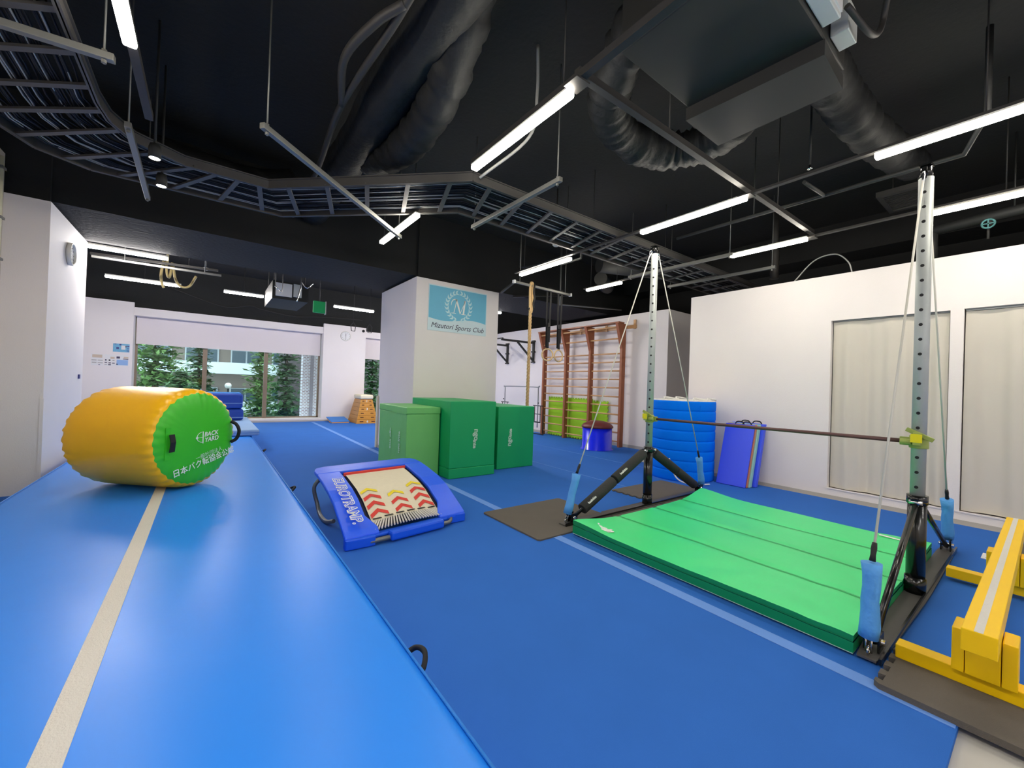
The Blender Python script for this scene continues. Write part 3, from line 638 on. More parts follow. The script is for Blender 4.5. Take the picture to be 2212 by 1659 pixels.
# mats on the far end
mp_ = thing('landing_mat', 'pale blue flat mat lying on the far end of the air track', 'mat', (-.2, 10.0, .306))
obj('cover', MB().box(-1.3, .82, 9.02, 11.95, .308, .42), m_matpale, mp_, bevel=.03, seg=3)
obj('seam', MB().box(-1.302, .822, 9.018, 11.952, .36, .366), m_blocktop, mp_)
for k, (z0, z1, lb) in enumerate(((.425, .68, 'lower dark blue foam block stacked on the pale blue mat'), (.685, 1.03, 'upper dark blue foam block with a bright blue top, behind the roller'))):
    t = thing('foam_block', lb, 'foam block', (.0, 11.2, z0), 'foam blocks on the far mat')
    obj('cover', MB().box(-.9, .66+.02*(1-k), 11.02, 11.9, z0, z1), m_blockblue, t, bevel=.06, seg=4)
    obj('piping', MB().box(-.905, .665+.02*(1-k), 11.015, 11.905, z0+.06+.06*k, z0+.07+.06*k), m_matpale, t)
    if k: obj('top_sheet', MB().box(-.86, .62, 11.06, 11.86, z1-.004, z1+.004), m_blocktop, t)

# ================================================================== AIR ROLLER
nv = Vector((.7221, -.6918, 0)).normalized(); tv = Vector((.6918, .7221, 0)).normalized()
RR = .482; FC = Vector((-.0665, 5.04, .308+RR)); L = .915
ro = thing('air_roller', 'big yellow inflatable roller with green ends resting on the air track', 'air roller', (FC.x-nv.x*L/2, FC.y-nv.y*L/2, .306))
MR = Matrix((tv, Vector((0,0,1)), nv)).transposed().to_4x4()
n = 144; prof = []
for k in range(15):
    t = k/14; prof.append((-L + .0 + L*t, None))
half = [(0, .905), (.008, .93), (.025, .955), (.045, .972), (.07, .984), (.10, .992), (.14, .997), (.2, 1), (.32, 1.002)]
rings = [(-L+z, f) for z, f in half] + [(-z, f) for z, f in half[::-1]]
vs = []; fs = []
rg = random.Random(11)
ph = [rg.uniform(-1, 1) for _ in range(144)]; ln = [rg.uniform(.35, 1.5) for _ in range(144)]
pk = [(.75*math.cos(2*PI*k/4+.9*math.sin(k*.31)) + .35*ph[k]) for k in range(144)]
for (zz, f) in rings:
    d = min(-zz, L+zz)
    for k in range(n):
        a = 2*PI*k/n; w_ = .015*math.exp(-d/(.055*ln[(k//4)*4 % 144]))*pk[k]
        r = RR*f + w_*(.55 if d < .002 else 1)
        vs.append(FC + tv*r*math.cos(a) + Vector((0,0,1))*r*math.sin(a) + nv*zz)
for i in range(len(rings)-1):
    for k in range(n): fs.append((i*n+k, i*n+(k+1) % n, (i+1)*n+(k+1) % n, (i+1)*n+k))
obj('body', MB().add(vs, fs, True), m_yellowv, ro)
for s, nm in ((1, 'near'), (-1, 'far')):
    vs = []; fs = []; rs = [(.905, 0), (.88, .010), (.8, .024), (.66, .038), (.4, .052), (.15, .058), (.02, .06)]
    c0 = FC if s > 0 else FC-nv*L
    for j, (f, z) in enumerate(rs):
        for k in range(n):
            a = 2*PI*k/n; r = RR*(.905 if j == 0 else f) + (.015*.55*pk[k] if j == 0 else .002*pk[k] if j == 1 else 0)
            vs.append(c0 + tv*r*math.cos(a) + Vector((0,0,1))*r*math.sin(a) + nv*(z*s + (.004*pk[k]*s*(1-j/4) if 0 < j < 4 else 0)))
    for i in range(len(rs)-1):
        for k in range(n): fs.append((i*n+k, i*n+(k+1) % n, (i+1)*n+(k+1) % n, (i+1)*n+k))
    fs.append(tuple((len(rs)-1)*n+k for k in range(n)))
    obj('end_cap', MB().add(vs, fs, True), m_greenv, ro)
Z = Vector((0,0,1))
def onface(u, v, out=.0): 
    r = math.hypot(u, v)/RR; z = .06-(.06*r*r*.9); return FC + tv*u + Z*v + nv*(z+out+.004)
def handle(u):
    obj('handle', MB().tube([onface(u, .10), onface(u, .08, .035), onface(u, -.01, .05), onface(u, -.09, .035), onface(u, -.11)], .014, 6), m_webbing, ro)
hb_ = MB()
for (a, b) in (((-.315, .07), (-.315, .0)), ((-.315, .0), (-.31, -.09))):
    hb_.bar(onface(*a, .02 if a[1] else .035), onface(*b, .02 if b[1] != 0 else .035), .05, .006, nv)
obj('handle', hb_, m_webbing, ro)
obj('handle', MB().tube(bez([onface(.385, .13, -.0), onface(.40, .1, .05), onface(.41, .03, .075), onface(.41, -.05, .05), onface(.39, -.09, .0)]), .017, 8), m_webbing, ro)
obj('handle_patch', MB().bar(onface(-.315, .13, -.002), onface(-.315, -.16, -.002), .075, .004, nv), m_greenv, ro)
Rt = (tv*math.cos(.0) + Z*.06); Ut = Z
text('BACK', onface(.10, .035), Rt, Ut, .062, m_white, ro, shear=.2, bold=.001)
text('YARD', onface(.105, -.02), Rt, Ut, .062, m_white, ro, shear=.2, bold=.001)
lg = MB(); arc = [onface(.0-.062*math.sin(t), .01+.05*math.cos(t)) for t in [PI*k/12 for k in range(13)]]
lg.tube(arc, .0025, 4).bar(onface(.005, .065), onface(.005, -.052), .008, .003, nv).bar(onface(0, .008), onface(-.06, .008), .004, .002, nv)
lg.add([onface(-.075, .008), onface(-.06, .028), onface(-.045, .008), onface(-.06, -.012)], [(0, 1, 2, 3)])
obj('emblem', lg, m_white, ro)
R2 = tv*math.cos(.2)+Z*math.sin(.2); U2 = Z*math.cos(.2)-tv*math.sin(.2)
text('一般社団法人', onface(.09, -.165, .004), R2, U2, .052, m_print_g, ro)
text('日本バク転協会公認', onface(.05, -.235, .008), R2, U2, .078, m_white, ro, bold=.0006)

# ================================================================== MINI TRAMPOLINE
tr = thing('mini_trampoline', 'royal blue sprung mini trampoline with cream bed and chevrons on the floor', 'mini trampoline', (1.55, 4.2, 0))
SX, SY, W_, L_ = .94, 3.46, 1.22, 1.42
PZ = [(0, .10), (.06, .135), (.2, .20), (.42, .30), (.62, .355), (.9, .40), (1.15, .43), (1.42, .43)]
def zt(y):
    for i in range(len(PZ)-1):
        if y <= PZ[i+1][0]: t = (y-PZ[i][0])/(PZ[i+1][0]-PZ[i][0]); return PZ[i][1]+(PZ[i+1][1]-PZ[i][1])*t
    return PZ[-1][1]
def T(x, y, dz=0): return (SX+x, SY+y+.13*x, zt(max(0, y))+dz)
def strip(mb, poly_rows, th):
    # rows of (xa, xb, y): closed slab following the profile
    vs = []; fs = []; n = len(poly_rows)
    for (a, b, y) in poly_rows: vs += [T(a, y), T(b, y), T(a, y, -th), T(b, y, -th)]
    for i in range(n-1):
        p, q = 4*i, 4*i+4
        fs += [(p, q, q+1, p+1), (p+2, p+3, q+3, q+2), (p, p+2, q+2, q), (p+1, q+1, q+3, p+3)]
    fs += [(0, 1, 3, 2), (4*n-4, 4*n-2, 4*n-1, 4*n-3)]
    mb.add(vs, fs)
ysL = [0, .06, .2, .42, .62, .9, 1.1]
obj('side_pad', (lambda m_: (strip(m_, [(0, .30-.10*min(1, y/.2)*0-(.07 if y > .1 else .0), y) for y in ysL], .045), m_)[1])(MB()), m_trampblue, tr, bevel=.012)
obj('side_pad', (lambda m_: (strip(m_, [(W_-.30+(.07 if y > .1 else 0), W_, y) for y in ysL], .045), m_)[1])(MB()), m_trampblue, tr, bevel=.012)
obj('rear_pad', (lambda m_: (strip(m_, [(0, W_, 1.1), (.0, W_, 1.25), (.03, W_-.03, 1.36), (.14, W_-.14, 1.42)], .045), m_)[1])(MB()), m_trampblue, tr, bevel=.012)
bed = MB(); rows = [.13, .2, .42, .62, .9, 1.02]
vs = []; fs = []; nx = 8
for i, y in enumerate(rows):
    for k in range(nx+1):
        u = k/nx; x = .27+(W_-.54)*u; arch = .02*math.sin(PI*u)*(1 if i < 2 else 0)
        p = T(x, y, -.022); vs.append((p[0], p[1], p[2]+arch))
for i in range(len(rows)-1):
    for k in range(nx): a = i*(nx+1)+k; fs.append((a, a+1, a+nx+2, a+nx+1))
bd = obj('bed', MB().add(vs, fs), m_bed, tr)
obj('red_band', (lambda m_: (strip(m_, [(.25, W_-.25, 1.02), (.25, W_-.25, 1.04)], .03), m_)[1])(MB()), m_red, tr)
obj('dark_underside', (lambda m_: (strip(m_, [(.21, W_-.21, .10), (.21, W_-.21, .42), (.21, W_-.21, .9), (.21, W_-.21, 1.11)], .005), [setattr(m_.v[i], 'z', m_.v[i].z-.045) for i in range(len(m_.v))], m_)[2])(MB()), m_darkblue, tr)
def chev(mb, x, y, w=.15, t=.042, s=.06):
    pts = []
    for yy in (0, t):
        for (dx, dy) in ((-w/2, -s), (0, 0), (w/2, -s)):
            X = x+dx; Y_ = y+dy+yy; u = (X-.27)/(W_-.54); p = T(X, Y_, -.0165); arch = .02*math.sin(PI*max(0, min(1, u)))*max(0, 1-(Y_-.13)/.25) if Y_ < .38 else 0
            pts.append((p[0], p[1], p[2]+arch+.002))
    mb.add(pts, [(0, 1, 4, 3), (1, 2, 5, 4)])
for i, x in enumerate((.365, .61, .855)):
    yrows = [.22, .33, .44] if i != 1 else [.22, .33]
    for y in yrows:
        c = MB(); chev(c, x, y, .17, .048); obj('red_chevron', c, m_red, tr)
    c = MB(); chev(c, x, yrows[-1]+.12, .17, .042); obj('yellow_chevron', c, m_yel, tr)
# springs and front edge
st = MB(); dk = MB()
for k in range(30):
    u = k/29; x0 = .27+(W_-.54)*u; x1 = .18+(W_-.36)*u
    p = T(x0, .13, -.02); q = T(x1, .035, -.02); ar = .02*math.sin(PI*u)
    st.cyl((p[0], p[1], p[2]+ar), (q[0], q[1]-.02*math.sin(PI*u), q[2]+ar*1.4), .008, n=6)
for k in range(6):
    u = (k+.5)/6; x = .27+(W_-.54)*u; a = T(x-.04, .15, -.015); b = T(x+.04, .15, -.015); ar = .02*math.sin(PI*u)
    dk.bar((a[0], a[1], a[2]+ar), (b[0], b[1], b[2]+ar), .018, .004)
obj('spring_row', st, m_whitevinyl, tr, kind=None); obj('edge_stitching', dk, m_rubber, tr)
obj('front_tube', MB().tube(bez([T(.16, .12, -.05), T(.17, .03, -.05), T(.2, -.02, -.06), T(.3, -.03, -.06), T(.6, -.035, -.06), T(.92, -.03, -.06), T(1.02, -.02, -.06), T(1.06, .03, -.05), T(1.07, .12, -.05)]), .02, 10), m_tubegrey, tr)
obj('foam_roll', MB().bar(T(.38, -.035, -.045), T(.93, -.035, -.045), .085, .085), m_trampfoam, tr, bevel=.02)
obj('front_sheet', MB().bar(T(.22, .03, -.05), T(1.0, .03, -.05), .07, .03), m_trampfoam, tr, bevel=.01)
for s in (0, 1):
    x = .02 if s == 0 else W_-.02
    obj('leg', MB().tube(bez([T(x+.04, 1.15, -.05), T(x+(-.03 if s == 0 else .03), 1.18, -.16), T(x+.0, 1.15, -.33), T(x, 1.0, 0)[:2]+(.025,), T(x, .75, 0)[:2]+(.03,), T(x+.04, .62, 0)[:2]+(.06,)]), .02, 10), m_tubegrey, tr)
    obj('corner_foot', MB().box(*( (T(0 if s == 0 else W_-.25, 0)[0], T(.25 if s == 0 else W_, 0)[0]) ), SY+.13*(0 if s == 0 else W_)-.015, SY+.13*(0 if s == 0 else W_)+.05, .004, .09), m_trampfoam, tr, bevel=.01)
dirT = Vector(T(.12, .25)) - Vector(T(.12, .75)); 
dirT.normalize()
upT = Vector((1, .13, 0)).normalized()
text('EUROTRAMP.', Vector(T(.115, .40, .006)) + Vector((0,0,.018)), dirT, upT, .132, m_white, tr, 'lettering', bold=.006)
text('EUROTRAMP.', Vector(T(.115, .40, .006)) + Vector((0,0,.0205)), dirT, upT, .132, m_trampblue, tr, 'lettering_fill', bold=-.0025)

# ================================================================== GREEN BOXES
def softbox(label, x0, x1, y0, y1, z1, m_, band, group='green foam vaulting boxes'):
    t = thing('foam_box', label, 'foam box', ((x0+x1)/2, (y0+y1)/2, 0), group)
    if band == 'base':
        obj('base_section', MB().box(x0-.004, x1+.004, y0-.004, y1+.004, .002, .15), m_, t, bevel=.008)
        obj('upper_section', MB().box(x0, x1, y0, y1, .152, z1), m_, t, bevel=.008)
    elif band == 'top':
        obj('cover', MB().box(x0, x1, y0, y1, .002, z1-.1), m_, t, bevel=.01)
        obj('lid', MB().box(x0-.006, x1+.006, y0-.006, y1+.006, z1-.1, z1), m_, t, bevel=.012)
        obj('flap', MB().box(x0-.012, x0-.005, y0+.0, y0+.55, z1-.105, z1-.09), m_, t)
    else:
        obj('cover', MB().box(x0, x1, y0, y1, .002, z1), m_, t, bevel=.01)
    return t
b_l = softbox('light green foam box, left of the three boxes before the pillar', 2.32, 2.85, 5.6, 6.75, 1.045, m_boxlight, 'top')
b_m = softbox('tall dark green foam box, the middle of the three boxes', 2.875, 3.68, 5.31, 6.72, 1.15, m_boxgreen, 'base')
b_r = softbox('dark green foam box, right of the three boxes before the pillar', 3.90, 4.68, 5.55, 6.80, 1.055, m_boxgreen, None)
text('ngo', (3.325, 5.302, .64), (0, 0, -1), (1, 0, 0), .12, m_print_g, b_m, bold=.004); text('inte', (3.30, 5.302, .50), (0, 0, -1), (1, 0, 0), .085, m_print_g, b_m, bold=.004)
text('ngo', (4.14, 5.545, .47), (0, 0, 1), (-1, 0, 0), .12, m_print_g, b_r, bold=.004); text('inte', (4.16, 5.545, .61), (0, 0, 1), (-1, 0, 0), .085, m_print_g, b_r, bold=.004)
text('ngo inte', (2.312, 6.2, .53), (0, 0, -1), (0, -1, 0), .1, m_print_g, b_l, bold=.001); text('ngo inte', (2.312, 5.85, .51), (0, 0, 1), (0, 1, 0), .1, m_print_g, b_l, bold=.002)

# ================================================================== GREY FOAM TILES
def puzzle(x0, x1, y0, y1, z0, z1, teeth):
    """outline with square-ish teeth on the named sides"""
    P = []; c = .04
    def side(p, q, nrm, on):
        p = Vector(p); q = Vector(q); d = (q-p); L = d.length; d = d/L; out = [p]
        if on:
            n = max(2, int(L/.1)); s = L/n
            for k in range(n):
                a = p + d*s*(k+.28); b = p + d*s*(k+.72); N = Vector(nrm)
                out += [a, a - d*s*.06 + N*-.028, b + d*s*.06 + N*-.028, b]
        return out
    P += side((x0+.02, y0), (x1-.02, y0), (0, -1), 's' in teeth); P += [Vector((x1-.02, y0))]
    P += side((x1, y0+.02), (x1, y1-.02), (1, 0), 'e' in teeth); P += [Vector((x1, y1-.02))]
    P += side((x1-.02, y1), (x0+.02, y1), (0, 1), 'n' in teeth); P += [Vector((x0+.02, y1))]
    P += side((x0, y1-.02), (x0, y0+.02), (-1, 0), 'w' in teeth); P += [Vector((x0, y0+.02))]
    return MB().prism([(v.x, v.y) for v in P], z0, z1)
def ftile(label, x0, x1, y0, y1, teeth, z=.001, th=.014):
    return tag(obj('foam_floor_tile', puzzle(x0, x1, y0, y1, z, z+th, teeth), m_eva), label, 'floor tile', 'grey foam floor tiles')
ftile('grey foam tile under the near corner of the left upright base, by the trampoline', 2.45, 3.58, 2.78, 3.72, '')
ftile('grey toothed foam tile behind the left upright', 4.52, 5.72, 2.78, 3.66, 'w')
ftile('thin grey foam tile strip along the left base of the high bar', 3.6, 4.5, 2.78, 3.06, '')
ftile('large grey toothed foam tile under the yellow beam at bottom right', 2.63, 3.1, -.75, .505, 'n', .001, .03)
ftile('grey toothed foam tile under the far foot of the yellow beam', 5.27, 6.5, -.75, .30, 'n')

# ================================================================== GREEN LANDING MAT
gm = thing('landing_mat', 'large bright green folding mat under the high bar', 'mat', (4.03, 1.68, 0))
x0, x1, y0, y1 = 2.84, 5.2, .63, 2.74; nx, ny = 48, 40
def ztop(u, v):
    z = .112
    z += .030*math.exp(-((u/.12)**2+((1-v)/.15)**2)) + .05*math.exp(-(((1-u)/.16)**2+((1-v)/.16)**2)) + .02*math.exp(-(((1-u)/.12)**2+(v/.12)**2))
    for s in (.25, .5, .75): z -= .010*math.exp(-((u-s)/.007)**2)
    z += .004*math.sin(9*u+3*v)*math.sin(7*v+1) + .0025*math.sin(38*v+20*u)*math.exp(-((u-.12)/.12)**2) + .003*math.sin(55*v-18*u)*math.exp(-((v-.08)/.1)**2)
    return z
def bow(u, v): return -.10*4*u*(1-u)*(v**3)
vs = []; fs = []
for i in range(nx+1):
    for j in range(ny+1):
        u, v = i/nx, j/ny; vs.append((x0+(x1-x0)*u, y0+(y1-y0)*v+bow(u, v), ztop(u, v)))
for i in range(nx):
    for j in range(ny): a = i*(ny+1)+j; fs.append((a, a+ny+1, a+ny+2, a+1))
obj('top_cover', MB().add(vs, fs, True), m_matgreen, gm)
def skirt(za, zb, out, m_, nm):
    ring = []
    for i in range(nx+1): ring.append((i/nx, 0))
    for j in range(1, ny+1): ring.append((1, j/ny))
    for i in range(nx-1, -1, -1): ring.append((i/nx, 1))
    for j in range(ny-1, 0, -1): ring.append((0, j/ny))
    vs = []; fs = []; n = len(ring)
    for (u, v) in ring:
        ox = (-out if u == 0 else out if u == 1 else 0); oy = (-out if v == 0 else out if v == 1 else 0)
        X = x0+(x1-x0)*u+ox; Y_ = y0+(y1-y0)*v+bow(u, v)+oy; zt_ = ztop(u, v)
        vs += [(X, Y_, .014+(zt_-.014)*za), (X, Y_, .014+(zt_-.014)*zb)]
    for k in range(n): fs.append((2*k, 2*k+1, (2*((k+1) % n))+1, 2*((k+1) % n)))
    obj(nm, MB().add(vs, fs), m_, gm)
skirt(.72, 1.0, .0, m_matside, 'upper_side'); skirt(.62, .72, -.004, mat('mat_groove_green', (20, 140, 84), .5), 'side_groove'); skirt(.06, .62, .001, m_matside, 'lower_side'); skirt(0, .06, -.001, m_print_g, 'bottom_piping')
for s in (.25, .5, .75):
    sm = MB()
    for j in range(ny):
        v0, v1 = j/ny, (j+1)/ny; X = x0+(x1-x0)*s
        sm.add([(X-.010, y0+(y1-y0)*v0+bow(s, v0), ztop(s, v0)+.006), (X+.010, y0+(y1-y0)*v0+bow(s, v0), ztop(s, v0)+.006), (X+.010, y0+(y1-y0)*v1+bow(s, v1), ztop(s, v1)+.006), (X-.010, y0+(y1-y0)*v1+bow(s, v1), ztop(s, v1)+.006)], [(0, 1, 2, 3)])
    obj('fold_seam', sm, m_seam, gm)
text('Ronin', (2.96, 2.50, .126), (-.12, -1, 0), (1, -.12, 0), .12, m_white, gm, shear=.4, bold=.006)
obj('label_patch', MB().prism([(5.04, .80), (5.075, .80), (5.10, .96), (5.06, .96)], .128, .130), m_white, gm)

# ================================================================== HIGH BAR
hb = thing('high_bar', 'portable high bar with two steel uprights, cables and braces', 'high bar', (4.2, 1.8, 0))
XU = (4.34, 4.10); YU = (2.96, .575); XN = (2.97, 2.90); XF = (5.63, 5.60)
for i in (0, 1):
    xu, yu, xn, xf = XU[i], YU[i], XN[i], XF[i]
    hp = [(xn-.06, yu-.04), (xn+.1, yu-.06), (xu-.12, yu-.075), (xu+.12, yu-.075), (xf-.15, yu-.06), (xf+.03, yu-.04), (xf+.03, yu+.04), (xf-.15, yu+.05), (xu+.12, yu+.053), (xu-.12, yu+.053), (xn+.1, yu+.05), (xn-.06, yu+.04)]
    bp = obj('base_plate', MB().prism(hp, .016, .026), m_plate, hb)
    obj('base_edge', MB().bar((xn-.06, yu-.055, .03), (xf+.03, yu-.055, .03), .012, .03), m_blacksteel, hb)
    ht = 3.08 if i == 0 else 3.0
    up = obj('upright', MB().cyl((xu, yu, .68), (xu, yu, ht), .041, n=32), m_galv, hb)
    vdir = (Vector((0, 0, 0)) - Vector((xu, yu, 0))).normalized()
    vdir = (vdir + Vector((-.45, 0, 0))).normalized() if i == 0 else (vdir + Vector((-.3, .2, 0))).normalized()
    for k in range(21 if i == 0 else 22):
        z = .78 + k*.1055
        c = Vector((xu, yu, z)) + vdir*.0405
        obj('pin_hole', MB().cyl(c-vdir*.004, c+vdir*.0015, .011, n=14), m_rubber, up)
    obj('top_cap', MB().cyl((xu, yu, ht), (xu, yu, ht+.09), .034, n=20).box(xu-.075, xu+.075, yu-.012, yu+.012, ht+.03, ht+.06).box(xu-.04, xu+.04, yu-.035, yu+.035, ht+.085, ht+.097), m_blacksteel, hb)
    obj('lower_post', MB().cyl((xu, yu, .026), (xu, yu, .70), .052, n=28).cyl((xu, yu, .026), (xu, yu, .14), .058, n=28), m_blacksteel, hb)
    obj('collar', MB().cyl((xu, yu, .66), (xu, yu, .72), .058, n=28).box(xu-.1, xu+.1, yu-.02, yu+.02, .655, .70), m_blacksteel, hb)
    obj('collar_bolt', MB().cyl((xu-.09, yu-.04, .68), (xu-.09, yu+.03, .68), .014, n=10), m_chrome, hb)
    obj('collar_bolt', MB().cyl((xu+.09, yu-.04, .68), (xu+.09, yu+.03, .68), .014, n=10), m_chrome, hb)
    for (xe, sgn) in ((xn+.08, -1), (xf-.08, 1)):
        a = Vector((xu+sgn*.07, yu, .665)); b = Vector((xe, yu, .06)); d = b-a
        br = obj('brace', MB().tube([a, b], .019, 14), m_blacksteel, hb)
        obj('brace_bracket', MB().box(xe-.045, xe+.045, yu-.035, yu-.025, .026, .12), m_blacksteel, hb)
        obj('brace_bracket', MB().box(xe-.045, xe+.045, yu+.025, yu+.035, .026, .12), m_blacksteel, hb)
        obj('bracket_bolt', MB().cyl((xe, yu-.05, .075), (xe, yu+.05, .075), .016, n=12), m_chrome, hb)
        if i == 0:
            for (t0, t1) in ((.03, .46), (.48, .88)):
                pd = obj('foam_pad', MB().tube([a+d*t0, a+d*(t0+.005), a+d*(t1-.005), a+d*t1], [.05, .058, .058, .05], 24), m_foamblack, br)
                if sgn < 0:
                    dn = d.normalized(); upv = Vector((0, 0, 1)); nn = (Vector((0, 0, 1.4))-a); nn = (nn - dn*nn.dot(dn)).normalized()
                    text('hoahthio', a+d*(t1-.10)+nn*.0595, -dn, nn.cross(-dn), .036, m_white, pd, bold=.0008)
    for (xc, xb_, zc, sgn) in ((xn+.13 if i == 0 else xn-.02+.03, xn+.0 if i == 0 else xn-.02, .52, -1), (xf-.10, xf+.0, .50, 1)):
        top = Vector((xu+sgn*.07, yu, ht+.03)); mid = Vector((xc, yu, zc)); bot = Vector((xb_, yu, .07))
        d = (mid-top).normalized()
        obj('shackle', MB().tube(bez([top, top+d*.03+Vector((.018, 0, 0)), top+d*.09, top+d*.03-Vector((.018, 0, 0)), top]), .006, 6), m_chrome, hb)
        cb_ = obj('cable', MB().tube([top+d*.08, mid], .0065, 8), m_cablewhite, hb)
        obj('cable_ferrule', MB().tube([mid-d*.10, mid-d*.07, mid-d*.035, mid], [.011, .014, .012, .015], 8), m_rubber, hb)
        e = bot-mid; rs = [.046, .041, .039, .039, .041, .045, .044]
        pts = [mid + e*(.02+k*.145) + Vector((.002*math.sin(k*2), .003*math.cos(k*2), 0)) for k in range(7)]
        obj('turnbuckle_sleeve', MB().tube(pts, rs, 14), m_sleeve, hb)
        obj('turnbuckle', MB().tube([bot+e*-.12+Vector((0, .012, 0)), bot+Vector((0, .012, -.03))], .005, 6).tube([bot+e*-.12-Vector((0, .012, 0)), bot-Vector((0, .012, .03))], .005, 6).tube([(bot.x+.02*math.cos(t), bot.y, .05+.02*math.sin(t)) for t in [2*PI*k/10 for k in range(10)]], .006, 6, closed=True), m_chrome, hb)
obj('bar', MB().tube([(4.345, 2.90, 1.065), (4.09, .64, 1.10)], .0155, 16), m_bar, hb)
for i, z in ((0, 1.065), (1, 1.10)):
    xu, yu = XU[i], YU[i]; s = -1 if i == 0 else 1
    obj('clamp', MB().cyl((xu, yu, z-.045), (xu, yu, z+.045), .052, n=20).box(xu-.02, xu+.02, yu-.03+s*.07, yu+.03+s*.07, z-.03, z+.03).box(xu-.1, xu-.04, yu-.02, yu+.02, z-.02, z+.07).bar((xu-.05, yu-.08, z+.02), (xu-.05, yu+.06, z+.09), .02, .03).cyl((xu-.06, yu+s*.09, z+.0), (xu-.06, yu+s*.03, z), .022, n=14), m_clamp, hb, bevel=.004)
    obj('sticker', MB().box(xu-.104, xu-.1, yu-.03, yu+.03, z+.0, z+.06), m_yellowtag, hb)

# ================================================================== YELLOW FLOOR BEAM
yb = thing('balance_beam', 'low yellow floor balance beam with white centre line at the right edge', 'balance beam', (3.6, .18, 0))
obj('beam', MB().box(2.75, 5.75, .125, .235, .285, .385), m_yellowpaint, yb, bevel=.004)
obj('white_line', MB().box(2.752, 5.748, .168, .196, .3845, .3862), m_whitevinyl, yb)
for x in (3.02, 4.72):
    ft = obj('crossbar', MB().box(x-.045, x+.045, -.18, .485, .03, .10), m_yellowpaint, yb, bevel=.004)
    obj('support_block', MB().box(x-.08, x+.08, .125, .235, .10, .284).box(x-.08, x+.08, .075, .122, .10, .305).box(x-.08, x+.08, .238, .28, .10, .305), m_yellowpaint, ft, bevel=.004)
pl = tag(obj('floor_label', MB().prism([(5.60, .29), (5.60, .37), (5.80, .37), (5.80, .29)], .001, .006), m_paper), 'small white paper label on the blue carpet beside the yellow beam', 'label')
for x in (5.65, 5.75): obj('printed_mark', MB().cyl((x, .33, .006), (x, .33, .0068), .018, n=14), m_base, pl)

# ================================================================== BLUE ROLLED MAT AND PANELS
rm = thing('rolled_mat', 'tall bright blue rolled crash mat standing in the corner', 'rolled mat', (6.38, 3.72, 0))
prof = [(.0, .005)]; n = 8; H = 1.26
for k in range(n):
    z0 = H*k/n
    for t in (0, .03, .08, .2, .5, .8, .92, .97, 1): prof.append((.486+.013*(1-abs(2*t-1)**8), z0+H/n*t))
obj('cover', MB().lathe((6.38, 3.72, 0), prof, 56), m_roll, rm)
obj('foam_top', MB().lathe((6.38, 3.72, 0), [(.485, H-.01), (.49, H+.012), (.45, H+.02), (0, H+.02)], 48), m_foamwhite, rm)
ws = MB()
for (a, b, c) in ((.3, .25, .15), (-.3, .1, .3), (-.1, -.3, .4), (.1, -.42, -.1)):
    ws.tube(bez([(6.38+a-.1, 3.72+b, H+.02), (6.38+a, 3.72+b+.05, H+.05), (6.38+a+.12, 3.72+b, H+.035), (6.38+a+.2, 3.72+b-c*.3, H+.02)]), .016, 6)
obj('tie_strap', ws, m_foamwhite, rm); obj('label_patch', MB().box(6.03, 6.04, 3.22, 3.24, 1.12, 1.2), m_roll, rm)
obj('tie_strap', MB().tube(bez([(5.86, 3.62, .35), (5.78, 3.45, .1), (5.85, 3.3, .02), (6.0, 3.15, .02), (6.12, 3.1, .02)]), .01, 6), m_foamwhite, rm)
def panel(label, xb, xt, th, y0, y1, H, m_, handle=False):
    t = thing('folded_mat_panel', label, 'mat panel', (xb, (y0+y1)/2, 0), 'mat panels leaning on the right wall')
    vs = []
    for y in (y0, y1): vs += [(xb, y, .004), (xb+th, y, .004), (xt+th, y, H), (xt, y, H)]
    obj('panel', MB().add(vs, [(0, 1, 2, 3), (4, 7, 6, 5), (0, 4, 5, 1), (1, 5, 6, 2), (2, 6, 7, 3), (3, 7, 4, 0)]), m_, t, bevel=.008)
    if handle:
        for yy in (y0+.12, y1-.2): obj('carry_handle', MB().tube(bez([(xt+.03, yy-.07, H-.01), (xt+.03, yy-.04, H+.035), (xt+.03, yy+.04, H+.035), (xt+.03, yy+.07, H-.01)]), .009, 6), m_webbing, t)
panel('front cobalt blue panel of the leaning mats', 6.43, 6.70, .035, 2.73, 3.16, .93, m_panelblue, True)
panel('rust orange panel between the leaning blue and teal ones', 6.475, 6.745, .03, 2.715, 3.15, .935, m_panelorange)
panel('pale teal panel of the leaning mats', 6.515, 6.785, .08, 2.70, 3.15, .94, m_panelteal)
panel('rear blue panel of the leaning mats, nearest the wall', 6.62, 6.88, .08, 2.66, 3.15, .945, m_panelblue, True)

# ================================================================== WALL BARS
wb = thing('wall_bars', 'reddish wooden wall bars with pale rungs fixed to the far right wall', 'wall bars', (8.1, 7.8, 0))
PY = (6.34, 7.36, 8.27, 9.2); XP = 8.04
for y in PY:
    obj('post', MB().box(XP, XP+.13, y-.035, y+.035, .0, 3.02), m_woodred, wb, bevel=.004)
    obj('bracket_arm', MB().prism([(XP+.02, 2.35), (XP-.03, 2.5), (XP-.20, 3.02), (XP+.02, 3.02)], y-.04, y+.04, PXZ), m_woodred, wb, bevel=.003)
zs = [.13, .35, .57, .79, 1.01, 1.23, 1.45, 1.66, 1.87, 2.09, 2.30]
for k in range(3):
    for z in zs: obj('rung', MB().cyl((XP+.06, PY[k]+.03, z), (XP+.06, PY[k+1]-.03, z), .019, n=12), m_woodlight, wb)
    for (xx, z) in ((XP-.02, 2.66), (XP-.13, 2.93)): obj('rung', MB().cyl((xx, PY[k]+.03, z), (xx, PY[k+1]-.03, z), .019, n=12), m_woodlight, wb)
obj('top_rail', MB().box(XP-.19, XP+.02, PY[0]-.06, PY[3]+.06, 3.02, 3.05), m_woodred, wb)
